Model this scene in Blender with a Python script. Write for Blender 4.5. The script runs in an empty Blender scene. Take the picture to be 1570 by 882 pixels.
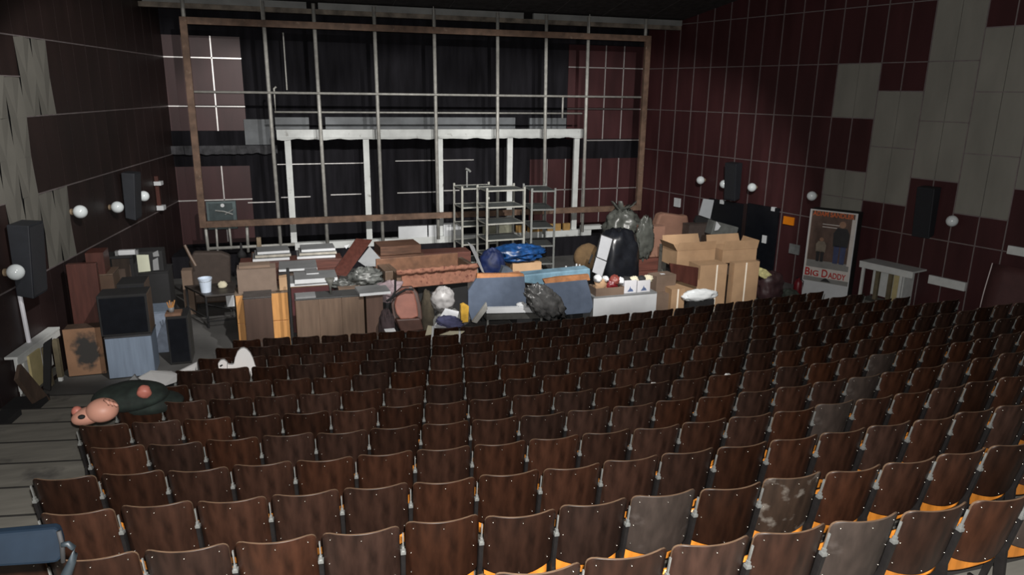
import bpy, math, random
from mathutils import Vector, Matrix, noise
random.seed(7)
SC = bpy.context.scene
COL = SC.collection
PI = math.pi

# ------------------------------------------------------------------ camera model (1570 x 882)
F_PX, CAM_H = 1113.894, 5.078
PITCH, ROLL, YAW = math.radians(15.134), math.radians(-.822), math.radians(-18.408)
_cy, _sy = math.cos(YAW), math.sin(YAW)
FWD = Vector((-_sy*math.cos(PITCH), _cy*math.cos(PITCH), -math.sin(PITCH)))
_r = Vector((_cy, _sy, 0)); _d = FWD.cross(_r)
_c, _s = math.cos(ROLL), math.sin(ROLL)
RIGHT = _c*_r + _s*_d
DOWN = -_s*_r + _c*_d
CAM = Vector((0, 0, CAM_H))
def ray(x, y): return RIGHT*((x-785)/F_PX) + DOWN*((y-441)/F_PX) + FWD
def P(x, y, Y):                       # photograph point -> place, at depth Y
    w = ray(x, y); return CAM + w*(Y/w.y)
def Pz(x, y, z):                      # photograph point -> place, at height z
    w = ray(x, y); return CAM + w*((z-CAM_H)/w.z)
def Pw(x, y, a, off):                 # photograph point -> place, on wall x = off + a*y
    w = ray(x, y); return CAM + w*(off/(w.x-a*w.y))
def proj(p):
    q = Vector(p)-CAM; k = q.dot(FWD)
    return 785+F_PX*q.dot(RIGHT)/k, 441+F_PX*q.dot(DOWN)/k
RW = (-.233, 17.34); LW = (.159, -6.14); YB = 22.5
def rwx(y): return RW[1]+RW[0]*y
def lwx(y): return LW[1]+LW[0]*y

# ------------------------------------------------------------------ materials
def lin(c):
    c /= 255.
    return c/12.92 if c <= .04045 else ((c+.055)/1.055)**2.4
def C(r, g, b, k=1.3): return (min(.9, lin(r)*k), min(.9, lin(g)*k), min(.9, lin(b)*k))
MATS = {}
def mat(name, col, rough=.6, metal=0., var=.25, scale=6., stretch=(1, 1, 1), rnd=0., dirt=None, bump=0., spec=.5, detail=4):
    if name in MATS: return MATS[name]
    m = bpy.data.materials.new(name); m.use_nodes = True; MATS[name] = m
    nt = m.node_tree; N = nt.nodes; L = nt.links
    b = N['Principled BSDF']
    b.inputs['Roughness'].default_value = rough
    b.inputs['Metallic'].default_value = metal
    b.inputs['Specular IOR Level'].default_value = spec
    tc = N.new('ShaderNodeTexCoord'); mp = N.new('ShaderNodeMapping')
    mp.inputs['Scale'].default_value = stretch
    L.new(tc.outputs['Object'], mp.inputs['Vector'])
    nz = N.new('ShaderNodeTexNoise'); nz.inputs['Scale'].default_value = scale; nz.inputs['Detail'].default_value = detail
    L.new(mp.outputs['Vector'], nz.inputs['Vector'])
    rp = N.new('ShaderNodeValToRGB'); L.new(nz.outputs['Fac'], rp.inputs['Fac'])
    e = rp.color_ramp.elements
    e[0].position = .3; e[1].position = .7
    e[0].color = (*[v*(1-var) for v in col], 1); e[1].color = (*[v*(1+var) for v in col], 1)
    out = rp.outputs['Color']
    if dirt:
        n2 = N.new('ShaderNodeTexNoise'); n2.inputs['Scale'].default_value = dirt[1]; n2.inputs['Detail'].default_value = 6
        L.new(tc.outputs['Object'], n2.inputs['Vector'])
        r2 = N.new('ShaderNodeValToRGB'); r2.color_ramp.elements[0].position = dirt[2]; r2.color_ramp.elements[1].position = dirt[2]+.12
        L.new(n2.outputs['Fac'], r2.inputs['Fac'])
        mx = N.new('ShaderNodeMix'); mx.data_type = 'RGBA'
        L.new(r2.outputs['Color'], mx.inputs['Factor']); L.new(out, mx.inputs[6]); mx.inputs[7].default_value = (*dirt[0], 1)
        out = mx.outputs[2]
    if rnd:
        oi = N.new('ShaderNodeObjectInfo'); mr = N.new('ShaderNodeMapRange')
        mr.inputs['To Min'].default_value = 1-rnd; mr.inputs['To Max'].default_value = 1+rnd
        L.new(oi.outputs['Random'], mr.inputs['Value'])
        hs = N.new('ShaderNodeHueSaturation'); L.new(mr.outputs['Result'], hs.inputs['Value']); L.new(out, hs.inputs['Color'])
        mr2 = N.new('ShaderNodeMapRange'); mr2.inputs['To Min'].default_value = 1.08; mr2.inputs['To Max'].default_value = .8
        mt = N.new('ShaderNodeMath'); mt.operation = 'FRACT'; m3 = N.new('ShaderNodeMath'); m3.operation = 'MULTIPLY'; m3.inputs[1].default_value = 7.31
        L.new(oi.outputs['Random'], m3.inputs[0]); L.new(m3.outputs[0], mt.inputs[0]); L.new(mt.outputs[0], mr2.inputs['Value'])
        L.new(mr2.outputs['Result'], hs.inputs['Saturation'])
        out = hs.outputs['Color']
    L.new(out, b.inputs['Base Color'])
    if bump:
        bp = N.new('ShaderNodeBump'); bp.inputs['Strength'].default_value = bump; bp.inputs['Distance'].default_value = .02
        L.new(nz.outputs['Fac'], bp.inputs['Height']); L.new(bp.outputs['Normal'], b.inputs['Normal'])
    return m

WOODB = mat('seat_dark_veneer', (.0285, .0115, .0066), .42, var=.5, scale=3.2, stretch=(5, 5, .8), rnd=.35, spec=.4)
WOODS = mat('seat_scuffed_veneer', (.032, .019, .0125), .5, var=.4, scale=3.2, stretch=(5, 5, .8), dirt=((.17, .15, .13), 7, .57))
WOODG = mat('seat_dusty_veneer', (.04, .029, .024), .55, var=.3, scale=4, stretch=(4, 4, 1), dirt=((.08, .065, .058), 5, .6))
ORANGE = mat('seat_varnish_orange', (.62, .22, .03), .35, var=.25, scale=3, stretch=(4, 4, 1))
PLYEDGE = mat('seat_ply_edge', (.15, .095, .06), .5, var=.2, scale=12)
BOLT = mat('zinc_bolt', (.5, .48, .44), .3, 1., var=.1)
IRON = mat('black_cast_iron', (.02, .018, .018), .5, .3, var=.3, scale=10)
ZINC = mat('pale_zinc', (.33, .34, .33), .45, .5, var=.25, scale=14)
FLOORM = mat('dusty_floorboards', (.2, .19, .165), .8, var=.22, scale=1.3, stretch=(1, 5, 1), dirt=((.1, .094, .086), 2.2, .6), detail=8)
CONC = mat('grey_concrete', (.085, .083, .08), .85, var=.3, scale=1.2, detail=8)
BURG = mat('burgundy_panel', (.05, .0165, .018), .45, var=.2, scale=1.0, stretch=(3, 3, .6), spec=.35)
GREYP = mat('grey_wall_panel', (.215, .208, .182), .8, var=.12, scale=1.1, stretch=(2, 2, .6))
GREYF = mat('grey_pleated_fabric', (.125, .12, .104), .9, var=.1, scale=1.5)
DARKP = mat('dark_lower_panel', (.02, .011, .011), .5, var=.3, scale=1.2)
DARKW = mat('very_dark_brown_panel', (.02, .011, .010), .5, var=.3, scale=1., stretch=(3, 3, .6))
STRIP = mat('aluminium_strip', (.3, .26, .26), .45, .6, var=.15)
BLACK = mat('matt_black', (.012, .012, .013), .8, var=.3, scale=2)
BLACKD = mat('black_drape', (.012, .0115, .014), .95, var=.4, scale=1.3, stretch=(4, 1, .5), spec=.1)
BLACKG = mat('black_gloss', (.006, .007, .01), .3, var=.2)
CEILM = mat('black_ceiling', (.045, .042, .042), .9, var=.3, spec=.2)
RUST = mat('rusty_steel', (.13, .078, .052), .75, .0, var=.35, scale=5, dirt=((.22, .16, .12), 9, .64))
PIPE = mat('galvanised_pipe', (.36, .355, .33), .55, .2, var=.2, scale=8)
WHITEP = mat('old_white_paint', (.55, .57, .56), .7, var=.12, scale=3, dirt=((.2, .19, .17), 5, .63))
GREYB = mat('blue_grey_dado', (.12, .13, .14), .6, var=.3, scale=2)
WHITE = mat('white_laminate', (.62, .64, .66), .5, var=.06, scale=4)
GREYL = mat('grey_laminate', (.2, .205, .21), .55, var=.1, scale=4)
CARD = mat('brown_cardboard', C(148, 120, 92), .85, var=.12, scale=3)
CARDD = mat('dim_cardboard', C(98, 82, 70), .85, var=.15, scale=3)
CARDP = mat('pinkish_cardboard', C(112, 82, 68), .85, var=.12, scale=3)
TAPE = mat('packing_tape', C(215, 205, 190), .4, var=.05)
WDK = mat('dark_brown_veneer', C(66, 54, 46), .5, var=.25, scale=2.5, stretch=(6, 6, .7))
WMD = mat('mid_brown_veneer', C(88, 72, 60), .5, var=.18, scale=2.5, stretch=(6, 6, .7))
WRD = mat('red_brown_veneer', C(66, 36, 30), .45, var=.25, scale=2.5, stretch=(6, 6, .7))
WOR = mat('orange_pine', C(188, 136, 80, 1.), .5, var=.15, scale=3, stretch=(5, 5, .7))
PLANK = mat('brown_plank', C(84, 58, 44), .7, var=.4, scale=3, stretch=(.6, 5, 5))
PLANKR = mat('red_plank', C(78, 44, 36), .6, var=.3, scale=3, stretch=(.6, 5, 5))
def stained(name, col, stain, c, rad):
    m = mat(name, col, .8, var=.2, scale=2, dirt=((.05, .042, .036), 6, .66))
    nt = m.node_tree; N = nt.nodes; L = nt.links; b = N['Principled BSDF']
    src = b.inputs['Base Color'].links[0].from_socket
    tc = N.new('ShaderNodeTexCoord'); mp = N.new('ShaderNodeMapping'); mp.vector_type = 'TEXTURE'
    mp.inputs['Location'].default_value = c; mp.inputs['Scale'].default_value = rad
    L.new(tc.outputs['Object'], mp.inputs['Vector'])
    g = N.new('ShaderNodeTexGradient'); g.gradient_type = 'SPHERICAL'; L.new(mp.outputs['Vector'], g.inputs['Vector'])
    nz = N.new('ShaderNodeTexNoise'); nz.inputs['Scale'].default_value = 7; nz.inputs['Detail'].default_value = 8; L.new(tc.outputs['Object'], nz.inputs['Vector'])
    ad = N.new('ShaderNodeMath'); ad.operation = 'ADD'; L.new(g.outputs['Fac'], ad.inputs[0])
    ml = N.new('ShaderNodeMath'); ml.operation = 'MULTIPLY_ADD'; ml.inputs[1].default_value = 1.1; ml.inputs[2].default_value = -.55; L.new(nz.outputs['Fac'], ml.inputs[0]); L.new(ml.outputs[0], ad.inputs[1])
    rp = N.new('ShaderNodeValToRGB'); rp.color_ramp.elements[0].position = .18; rp.color_ramp.elements[1].position = .5; L.new(ad.outputs[0], rp.inputs['Fac'])
    mx = N.new('ShaderNodeMix'); mx.data_type = 'RGBA'; L.new(rp.outputs['Color'], mx.inputs['Factor']); L.new(src, mx.inputs[6]); mx.inputs[7].default_value = (*stain, 1)
    L.new(mx.outputs[2], b.inputs['Base Color']); return m
BURNT = stained('scorched_board', C(120, 90, 68), (.03, .027, .025), (.04, 0, .47), (.3, 1., .48))
BURNT0 = mat('lightly_scorched_board', C(120, 88, 66), .8, var=.2, scale=2, dirt=((.03, .026, .023), 2.6, .5))
BLUEG = mat('blue_grey_laminate', C(104, 116, 132), .55, var=.12, scale=3, stretch=(6, 6, .5))
BLUEF = mat('blue_grey_felt', C(76, 85, 100, 1.15), .95, var=.1, scale=6, spec=.1)
SKYB = mat('pale_blue_film', C(98, 126, 142), .35, var=.3, scale=4)
NAVY = mat('navy_plastic', (.004, .012, .06), .65, var=.5, scale=5)
BLUEP = mat('blue_plastic_film', (.008, .04, .13), .35, var=.6, scale=7)
BINB = mat('black_refuse_plastic', (.008, .009, .012), .3, var=.4, scale=5)
GREYBAG = mat('grey_plastic_film', C(74, 76, 72, 1.), .35, var=.3, scale=6)
CLEARBAG = mat('clear_plastic_film', C(84, 86, 84, 1.), .4, var=.6, scale=9)
DGREEN = mat('dark_green_cloth', (.012, .02, .016), .85, var=.5, scale=8)
WBAG = mat('white_plastic_bag', C(164, 162, 162, .9), .4, var=.15, scale=5, dirt=((.42, .12, .16), 3, .66))
FLORAL = mat('floral_salmon_fabric', C(142, 98, 80, 1.), .95, var=.2, scale=9, dirt=(C(96, 56, 48, 1.), 11, .56))
LEATHER = mat('worn_brown_leather', C(128, 82, 70), .55, var=.2, scale=5)
LEATHD = mat('dark_brown_leather', C(64, 44, 38), .5, var=.2, scale=5)
CREAM = mat('cream_paper', C(176, 170, 148), .85, var=.1)
BLUEC = mat('slate_blue_cloth', C(82, 84, 116), .95, var=.25, scale=9)
YEL = mat('yellow_plastic', C(168, 132, 48), .5, var=.25, scale=9)
PALEBL = mat('pale_blue_enamel', C(186, 198, 214), .35, var=.05)
REDM = mat('red_paint', C(104, 20, 28, 1.), .4, var=.2)
PINK = mat('pink_painted_fibreglass', (.62, .31, .23), .5, var=.08, scale=3)
PINKR = mat('reddish_painted_fibreglass', (.5, .17, .13), .5, var=.12, scale=4)
FOAMW = mat('bright_white_foam', (.88, .88, .88), .7, var=.02)
VINYL = mat('blue_vinyl', (.0045, .0088, .0155), .7, var=.25, scale=5, spec=.08)
STEELB = mat('blue_grey_tube', (.012, .018, .023), .55, .2, var=.2)
SPK = mat('speaker_black', (.015, .017, .022), .6, var=.15)
SPKG = mat('speaker_grille', (.015, .016, .02), .9, var=.3, scale=60)
GLOBE = mat('opal_glass', (.78, .84, .86), .15, var=.03)
PANELG = mat('grey_metal_box', C(72, 84, 86), .4, .2, var=.25, scale=4)
ORS = mat('orange_sign_paint', C(198, 112, 10), .5, var=.08)
YELB = mat('yellow_board', C(164, 152, 112), .8, var=.1)
BRASSY = mat('tan_clip', C(120, 104, 84), .6)
PBROWN = mat('poster_brown_print', C(66, 52, 46, 2.2), .45, var=.35, scale=3, stretch=(3, 1, 1))
PGREY = mat('poster_grey_print', C(96, 96, 94, 2.2), .5, var=.2, scale=3)
PDARK = mat('poster_dark_print', C(30, 30, 32, 2), .5, var=.2)
PBLUE = mat('poster_blue_print', C(46, 52, 78, 2), .5, var=.2)
PSKIN = mat('poster_tan_print', C(112, 86, 70, 2), .5, var=.2)
PWHITE = mat('poster_white_print', C(150, 146, 142, 2.2), .5, var=.06)
PRED = mat('poster_red_print', (.5, .03, .03), .45, var=.1)
PORG = mat('poster_orange_print', (.7, .16, .05), .45, var=.1)
BROWNC = mat('brown_upholstery', C(84, 66, 44), .95, var=.2)
LIME = mat('pale_yellow_print', C(166, 160, 112), .7, var=.4, scale=12)
BOTT = mat('green_white_plastic', C(150, 160, 152), .4, var=.5, scale=12)

# ------------------------------------------------------------------ mesh building
class MB:
    def __init__(s): s.v = []; s.f = []; s.m = []
    def add(s, vs, fs, mi=0, T=None):
        o = len(s.v)
        s.v += [T @ Vector(p) if T else Vector(p) for p in vs]
        for i, f in enumerate(fs):
            s.f.append([o+a for a in f]); s.m.append(mi[i] if isinstance(mi, (list, tuple)) else mi)
        return s
    def box(s, x0, x1, y0, y1, z0, z1, mi=0, T=None):
        vs = [(x, y, z) for x in (x0, x1) for y in (y0, y1) for z in (z0, z1)]
        fs = [(0, 1, 3, 2), (4, 6, 7, 5), (0, 4, 5, 1), (2, 3, 7, 6), (0, 2, 6, 4), (1, 5, 7, 3)]
        return s.add(vs, fs, mi, T)
    def prism(s, pts, d, mi=0, mside=None):           # 3-D polygon (facing -d) pushed along vector d
        n = len(pts); d = Vector(d)
        vs = [Vector(p) for p in pts]+[Vector(p)+d for p in pts]
        fs = [list(range(n)), list(range(2*n-1, n-1, -1))]+[(i, i+n, (i+1) % n+n, (i+1) % n) for i in range(n)]
        return s.add(vs, fs, [mi, mi]+[mi if mside is None else mside]*n)
    def tube(s, pts, r, n=8, mi=0, cap=True):
        pts = [Vector(p) for p in pts]; o = len(s.v); k = len(pts)
        rr = r if isinstance(r, (list, tuple)) else [r]*k
        ref = None
        for i, p in enumerate(pts):
            t = (pts[min(i+1, k-1)]-pts[max(i-1, 0)]).normalized()
            if ref is None:
                ref = Vector((0, 0, 1)) if abs(t.z) < .9 else Vector((0, 1, 0))
            a = t.cross(ref).normalized(); b = t.cross(a).normalized(); ref = -b if False else ref
            for j in range(n):
                q = 2*PI*j/n; s.v.append(p+(a*math.cos(q)+b*math.sin(q))*rr[i])
        for i in range(k-1):
            for j in range(n):
                s.f.append([o+i*n+j, o+i*n+(j+1) % n, o+(i+1)*n+(j+1) % n, o+(i+1)*n+j]); s.m.append(mi)
        if cap:
            s.f.append([o+j for j in range(n)][::-1]); s.m.append(mi)
            s.f.append([o+(k-1)*n+j for j in range(n)]); s.m.append(mi)
        return s
    def grid(s, fn, nu, nv, mi=0, closed=False):
        o = len(s.v)
        for j in range(nv+1):
            for i in range(nu+1): s.v.append(Vector(fn(i/nu, j/nv)))
        for j in range(nv):
            for i in range(nu):
                a = o+j*(nu+1)+i; s.f.append([a, a+1, a+nu+2, a+nu+1]); s.m.append(mi)
        return s
    def lathe(s, prof, c, n=16, mi=0, axis='Z'):
        o = len(s.v); c = Vector(c)
        for r, h in prof:
            for j in range(n):
                q = 2*PI*j/n
                p = Vector((r*math.cos(q), r*math.sin(q), h))
                if axis == 'Y': p = Vector((p.x, p.z, p.y))
                if axis == 'X': p = Vector((p.z, p.x, p.y))
                s.v.append(c+p)
        for i in range(len(prof)-1):
            for j in range(n):
                s.f.append([o+i*n+j, o+i*n+(j+1) % n, o+(i+1)*n+(j+1) % n, o+(i+1)*n+j]); s.m.append(mi)
        return s
    def blob(s, c, rad, amp=.0, fr=2., seed=0, nu=28, nv=18, mi=0, crease=False, flat=None, T=None, boxy=1.):
        c = Vector(c); o = len(s.v)
        for j in range(nv+1):
            th = PI*j/nv
            for i in range(nu):
                ph = 2*PI*i/nu
                d = Vector((math.sin(th)*math.cos(ph), math.sin(th)*math.sin(ph), math.cos(th)))
                n = noise.noise(d*fr+Vector((seed*3.1, seed*1.7, seed)))
                n2 = noise.noise(d*fr*2.7+Vector((seed, 5, seed*2.2)))
                if crease: n = 1-2*abs(n); n2 = .6-1.6*abs(n2)
                k = 1+amp*(n+.5*n2)
                if boxy != 1: k *= (abs(d.x)**boxy+abs(d.y)**boxy+abs(d.z)**boxy)**(-1/boxy)
                p = Vector((d.x*rad[0]*k, d.y*rad[1]*k, d.z*rad[2]*k))
                if T: p = T @ p
                p += c
                if flat is not None and p.z < flat: p.z = flat
                s.v.append(p)
        for j in range(nv):
            for i in range(nu):
                s.f.append([o+j*nu+i, o+(j+1)*nu+i, o+(j+1)*nu+(i+1) % nu, o+j*nu+(i+1) % nu]); s.m.append(mi)
        return s
    def build(s, name, mats, parent=None, smooth=False, bevel=0., origin=None, solid=0.):
        if not isinstance(mats, (list, tuple)): mats = [mats]
        if parent is not None:
            org = WLOC[parent.name]
        else:
            if origin is None:
                n = len(s.v); lo = min(v.z for v in s.v)
                origin = Vector((sum(v.x for v in s.v)/n, sum(v.y for v in s.v)/n, lo))
            org = Vector(origin)
        me = bpy.data.meshes.new(name)
        me.from_pydata([v-org for v in s.v], [], s.f)
        for m in mats: me.materials.append(m)
        me.polygons.foreach_set('material_index', s.m)
        if smooth: me.polygons.foreach_set('use_smooth', [True]*len(s.f))
        me.update(); me.validate()
        o = bpy.data.objects.new(name, me); COL.objects.link(o)
        if parent is not None:
            o.parent = parent; WLOC[o.name] = org
        else:
            o.location = org; WLOC[o.name] = org
        import bmesh
        bm = bmesh.new(); bm.from_mesh(me)
        if not solid: bmesh.ops.recalc_face_normals(bm, faces=bm.faces)
        bm.to_mesh(me); bm.free()
        if solid:
            md = o.modifiers.new('Solid', 'SOLIDIFY'); md.thickness = solid; md.offset = 0
        if bevel:
            md = o.modifiers.new('Bevel', 'BEVEL'); md.width = bevel; md.segments = 2; md.limit_method = 'ANGLE'
        if smooth and not bevel:
            pass
        return o
WLOC = {}
def tag(o, label, cat, group=None):
    o['label'] = label; o['category'] = cat
    if group: o['group'] = group
    return o
def thing(name, label, cat, loc, group=None):
    o = bpy.data.objects.new(name, None); COL.objects.link(o)
    o.location = loc; WLOC[o.name] = Vector(loc); o.empty_display_size = .1
    return tag(o, label, cat, group)
def struct(o): o['kind'] = 'structure'; return o
def rotz(c, a): 
    c = Vector(c); return Matrix.Translation(c) @ Matrix.Rotation(a, 4, 'Z') @ Matrix.Translation(-c)
def span(xl, xr, yt, yb, Y):
    ym = (yt+yb)/2; xm = (xl+xr)/2
    return P(xl, ym, Y).x, P(xr, ym, Y).x, P(xm, yb, Y).z, P(xm, yt, Y).z

# ------------------------------------------------------------------ seat rows (gentle arcs, stepped floor)
ROT, CUR, CX = -.039, .022, 3.827
ZT = [1.369-.209*i+.006*i*i for i in range(8)]+[.04, -.11, -.275]
ROWY = {i: 3.793+.85*i+.002*i*i for i in range(-1, 12)}
ROWZ = {i: (ZT[i] if i >= 0 else 1.584)+.275 for i in range(-1, 11)}
ROWZ[-2] = ROWZ[-1]+.22; ROWY[-2] = ROWY[-1]-.85
def arc(s, y0):
    u = s-CX; uc = max(-7., min(5.2, u))
    X = math.sin(CUR*uc)/CUR; Y = (1-math.cos(CUR*uc))/CUR
    a = CUR*uc
    X += (u-uc)*math.cos(a); Y += (u-uc)*math.sin(a)
    c, q = math.cos(ROT), math.sin(ROT)
    return CX+X*c-Y*q, y0+X*q+Y*c, a+ROT
# ---------- floor
m = MB(); NS = 48
def arcline(y0, z, over=.25):
    out = []
    for k in range(NS+1):
        s = -9+29*k/NS
        x, y, a = arc(s, y0); out.append([x, y, z])
    # trim at the side walls
    res = []
    for x, y, z_ in out:
        xa, xb = lwx(y)-over, rwx(y)+over
        res.append(Vector((min(max(x, xa), xb), y, z_)))
    return res
edges = []
for i in range(-2, 10): edges.append((i, ROWY[i]+.28))
prev = arcline(ROWY[-2]-1.9, ROWZ[-2])
def strip(a, b, mi):
    o = len(m.v); m.v += a+b; n = len(a)
    for k in range(n-1): m.f.append([o+k, o+k+1, o+n+k+1, o+n+k]); m.m.append(mi)
for i, ye in edges:
    top = arcline(ye, ROWZ[i]); strip(prev, top, 0)
    bot = arcline(ye, ROWZ[i+1]); strip(top, bot, 1); prev = bot
far = [Vector((min(max(v.x, lwx(YB+.3)-.6), rwx(YB+.3)+.6), YB+.3, 0)) for v in prev]
far = [Vector((lwx(YB)-.6+(rwx(YB)-lwx(YB)+1.2)*k/NS, YB+.3, 0)) for k in range(NS+1)]
strip(prev, far, 2)
struct(m.build('floor', [FLOORM, mat('step_riser', (.03, .028, .026), .85), CONC], origin=(0, 0, 0)))

# dark strips stand in for the gap and nosing shadow along every tier edge
m = MB()
for i, ye in edges:
    if i < -1: continue
    a = arcline(ye-.035, ROWZ[i]+.004, -.02); b = arcline(ye+.004, ROWZ[i]+.004, -.02)
    c_ = arcline(ye+.004, ROWZ[i]-.03, -.02)
    strip(a, b, 0); strip(b, c_, 0)
struct(m.build('trim_10', mat('edge_gap_shadow', (.03, .028, .026), .85), origin=(0, 0, 0)))
# ---------- kerb along the left wall
m = MB()
for i in range(-2, 10):
    y0 = ROWY[i]-.55+.72; y1 = ROWY[i]+.3+.72; z = ROWZ[i]
    m.add([(lwx(y0)+.02, y0, z), (lwx(y0)+.5, y0, z), (lwx(y1)+.5, y1, z), (lwx(y1)+.02, y1, z),
           (lwx(y0)+.02, y0, z+.1), (lwx(y0)+.5, y0, z+.1), (lwx(y1)+.5, y1, z+.1), (lwx(y1)+.02, y1, z+.1)],
          [(0, 1, 5, 4), (1, 2, 6, 5), (2, 3, 7, 6), (3, 0, 4, 7), (4, 5, 6, 7), (3, 2, 1, 0)])
struct(m.build('baseboard_left', BLACK, origin=(0, 0, 0)))

# ------------------------------------------------------------------ walls
COLS = [22.5, 21.72, 21.05, 20.38, 19.72, 19.1, 18.5, 17.9, 17.29, 16.69, 16.1, 15.53, 14.96, 14.4, 13.85, 13.31, 12.77, 12.24, 11.69, 11.14, 10.6, 10.05, 9.5, 8.96, 8.42, 7.87, 7.33, 6.78, 6.24, 5.7]
LV = [-.2, .63, 1.93, 3.255, 4.55, 5.845, 7.15, 8.4]
def grey_at(y, z):
    if y > 15.53: return False
    k = int((15.53-y)/1.1)           # block column
    k = [0, 1, 2, 3, 4, 2, 3, 1, 2, 3, 4, 2][min(k, 11)]
    R = {0: [(4.55, 5.845), (1.93, 3.255)], 1: [(2.58, 5.2)], 2: [(3.255, 7.15)], 3: [(2.58, 6.5)], 4: [(3.255, 5.845), (5.845, 7.15)]}[k]
    return any(a-.01 < z < b+.01 for a, b in R)
HL = [-.2, .63, 1.93, 2.58, 3.255, 3.9, 4.55, 5.2, 5.845, 6.5, 7.15, 8.6]
def side_wall(name, fx, nrm, greymat, pleat):
    m = MB(); th = .02
    def pt(y, z, d): return Vector((fx(y), y, z))+nrm*d
    ya, yb = 22.7, -.5
    m.add([pt(ya, -.3, -.3), pt(yb, -.3, -.3), pt(yb, 8.7, -.3), pt(ya, 8.7, -.3), pt(ya, -.3, 0), pt(yb, -.3, 0), pt(yb, 8.7, 0), pt(ya, 8.7, 0)],
          [(0, 1, 2, 3), (7, 6, 5, 4), (0, 4, 5, 1), (3, 2, 6, 7), (0, 3, 7, 4), (1, 5, 6, 2)], 2)
    cols = COLS+[5.15, 4.6, 4.05, 3.5, 2.95, 2.4, 1.85, 1.3, .75, .2]
    for i in range(len(cols)-1):
        y0, y1 = cols[i], cols[i+1]; yc = (y0+y1)/2
        for j in range(len(HL)-1):
            z0, z1 = HL[j], HL[j+1]
            g = grey_at(yc, (z0+z1)/2)
            mi = 1 if g else (0 if (z0 > 1.9 or name == 'wall_right') else 3)
            gy = .006; a, b = y0-gy, y1+gy
            if g and pleat:
                # shallow folds that meet in points, like loosely pleated cloth
                n = 2; off = .012
                ys = [a+(b-a)*t/n for t in range(n+1)]
                zs = [z0, z1]
                o = len(m.v)
                for q, z in enumerate(zs):
                    for t, y in enumerate(ys):
                        dd = .015+.035*((t+q+j+i) % 2)*random.uniform(.5, 1)
                        m.v.append(pt(y, z, dd))
                for q in range(1):
                    for t in range(n):
                        A = o+q*(n+1)+t
                        if (t+q) % 2: m.f += [[A, A+1, A+n+2], [A, A+n+2, A+n+1]]
                        else: m.f += [[A, A+1, A+n+1], [A+1, A+n+2, A+n+1]]
                        m.m += [1, 1]
            else:
                m.add([pt(a, z0, 0), pt(b, z0, 0), pt(b, z1, 0), pt(a, z1, 0), pt(a, z0, th), pt(b, z0, th), pt(b, z1, th), pt(a, z1, th)],
                      [(4, 5, 6, 7), (0, 4, 7, 3), (1, 2, 6, 5), (3, 7, 6, 2), (0, 1, 5, 4)], mi)
    return struct(m.build(name, [BURG if name == 'wall_right' else DARKW, greymat, BLACK, DARKP], origin=(0, 0, 0)))
side_wall('wall_right', rwx, Vector((-1, -.233, 0)).normalized(), GREYP, False)
side_wall('wall_left', lwx, Vector((1, -.159, 0)).normalized(), GREYF, True)
def strips(name, fx, nrm, vertical=True, w=.0115):
    m = MB()
    def seg(y0, z0, y1, z1, horiz):
        a = Vector((fx(y0), y0, z0)); b = Vector((fx(y1), y1, z1))
        u = Vector((0, 0, w)) if horiz else Vector((fx(y0+1)-fx(y0), 1, 0)).normalized()*w
        n = nrm*.034
        m.add([a-u, b-u, b+u, a+u, a-u+n, b-u+n, b+u+n, a+u+n], [(4, 5, 6, 7), (0, 4, 7, 3), (1, 2, 6, 5), (3, 7, 6, 2), (0, 1, 5, 4)])
    for z in HL[2:-1]:
        run = None
        for i in range(len(COLS)-1):
            yc = (COLS[i]+COLS[i+1])/2
            main = z in (1.93, 3.255, 4.55, 5.845, 7.15)
            gb, ga = grey_at(yc, z-.2), grey_at(yc, z+.2)
            ok = (main and not (ga and gb)) or ga != gb or (ga and gb and ((z in (3.9, 5.2, 6.5)) == (int((15.53-yc)/1.1) % 2 == 1)))
            if name == 'trim_2' and yc < 15.5 and ga: ok = ok and main
            if ok: seg(COLS[i], z, COLS[i+1], z, True)
    if vertical:
        for i, y in enumerate(COLS[1:-1]):
            for j in range(len(HL)-1):
                z0, z1 = HL[j], HL[j+1]
                if z0 < .6 and False: continue
                if grey_at(y-.05, (z0+z1)/2) and grey_at(y+.05, (z0+z1)/2) and (i % 2): continue
                if name == 'trim_2' and (i % 3): continue
                seg(y, z0, y, z1, False)
    return struct(m.build(name, STRIP, origin=(0, 0, 0)))
strips('trim_1', rwx, Vector((-1, -.233, 0)).normalized())
strips('trim_2', lwx, Vector((1, -.159, 0)).normalized(), vertical=False, w=.011)

# back wall: black with burgundy panel fields
m = MB()
m.box(lwx(YB)-.4, rwx(YB)+.4, YB, YB+.3, -.3, 8.7, 0)
xl0, xl1, xl2 = lwx(YB)+.02, P(322, 60, YB).x, P(364, 60, YB).x
xr = [P(872, 75, YB).x, P(900, 75, YB).x, P(929, 75, YB).x, P(957, 75, YB).x, rwx(YB)-.02]
xrl = [P(812, 243, YB).x, P(838, 260, YB).x, P(866, 260, YB).x, P(893, 260, YB).x, P(920, 260, YB).x, P(947, 260, YB).x, rwx(YB)-.02]
fields = []
zt = 6.42; zb = 3.88
zlow1 = P(310, 255, YB).z
for a, b in ((xl0, (xl0+xl1)/2), ((xl0+xl1)/2, xl1), (xl1, xl2+.06)):
    for z0, z1 in ((zb, 4.55), (4.55, 5.845), (5.845, zt), (1.93, zlow1), (.66, 1.93)): fields.append((a, b, z0, z1))
for i in range(4):
    for z0, z1 in ((P(930, 213, YB).z, 4.55), (4.55, 5.845), (5.845, P(930, 70, YB).z)): fields.append((xr[i], xr[i+1], z0, z1))
for i in range(6):
    for z0, z1 in ((.66, 1.93), (1.93, P(900, 243, YB).z)): fields.append((xrl[i], xrl[i+1], z0, z1))
for a, b, z0, z1 in fields: m.box(a+.005, b-.005, YB-.025, YB+.01, z0+.005, z1-.005, 1)
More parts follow.
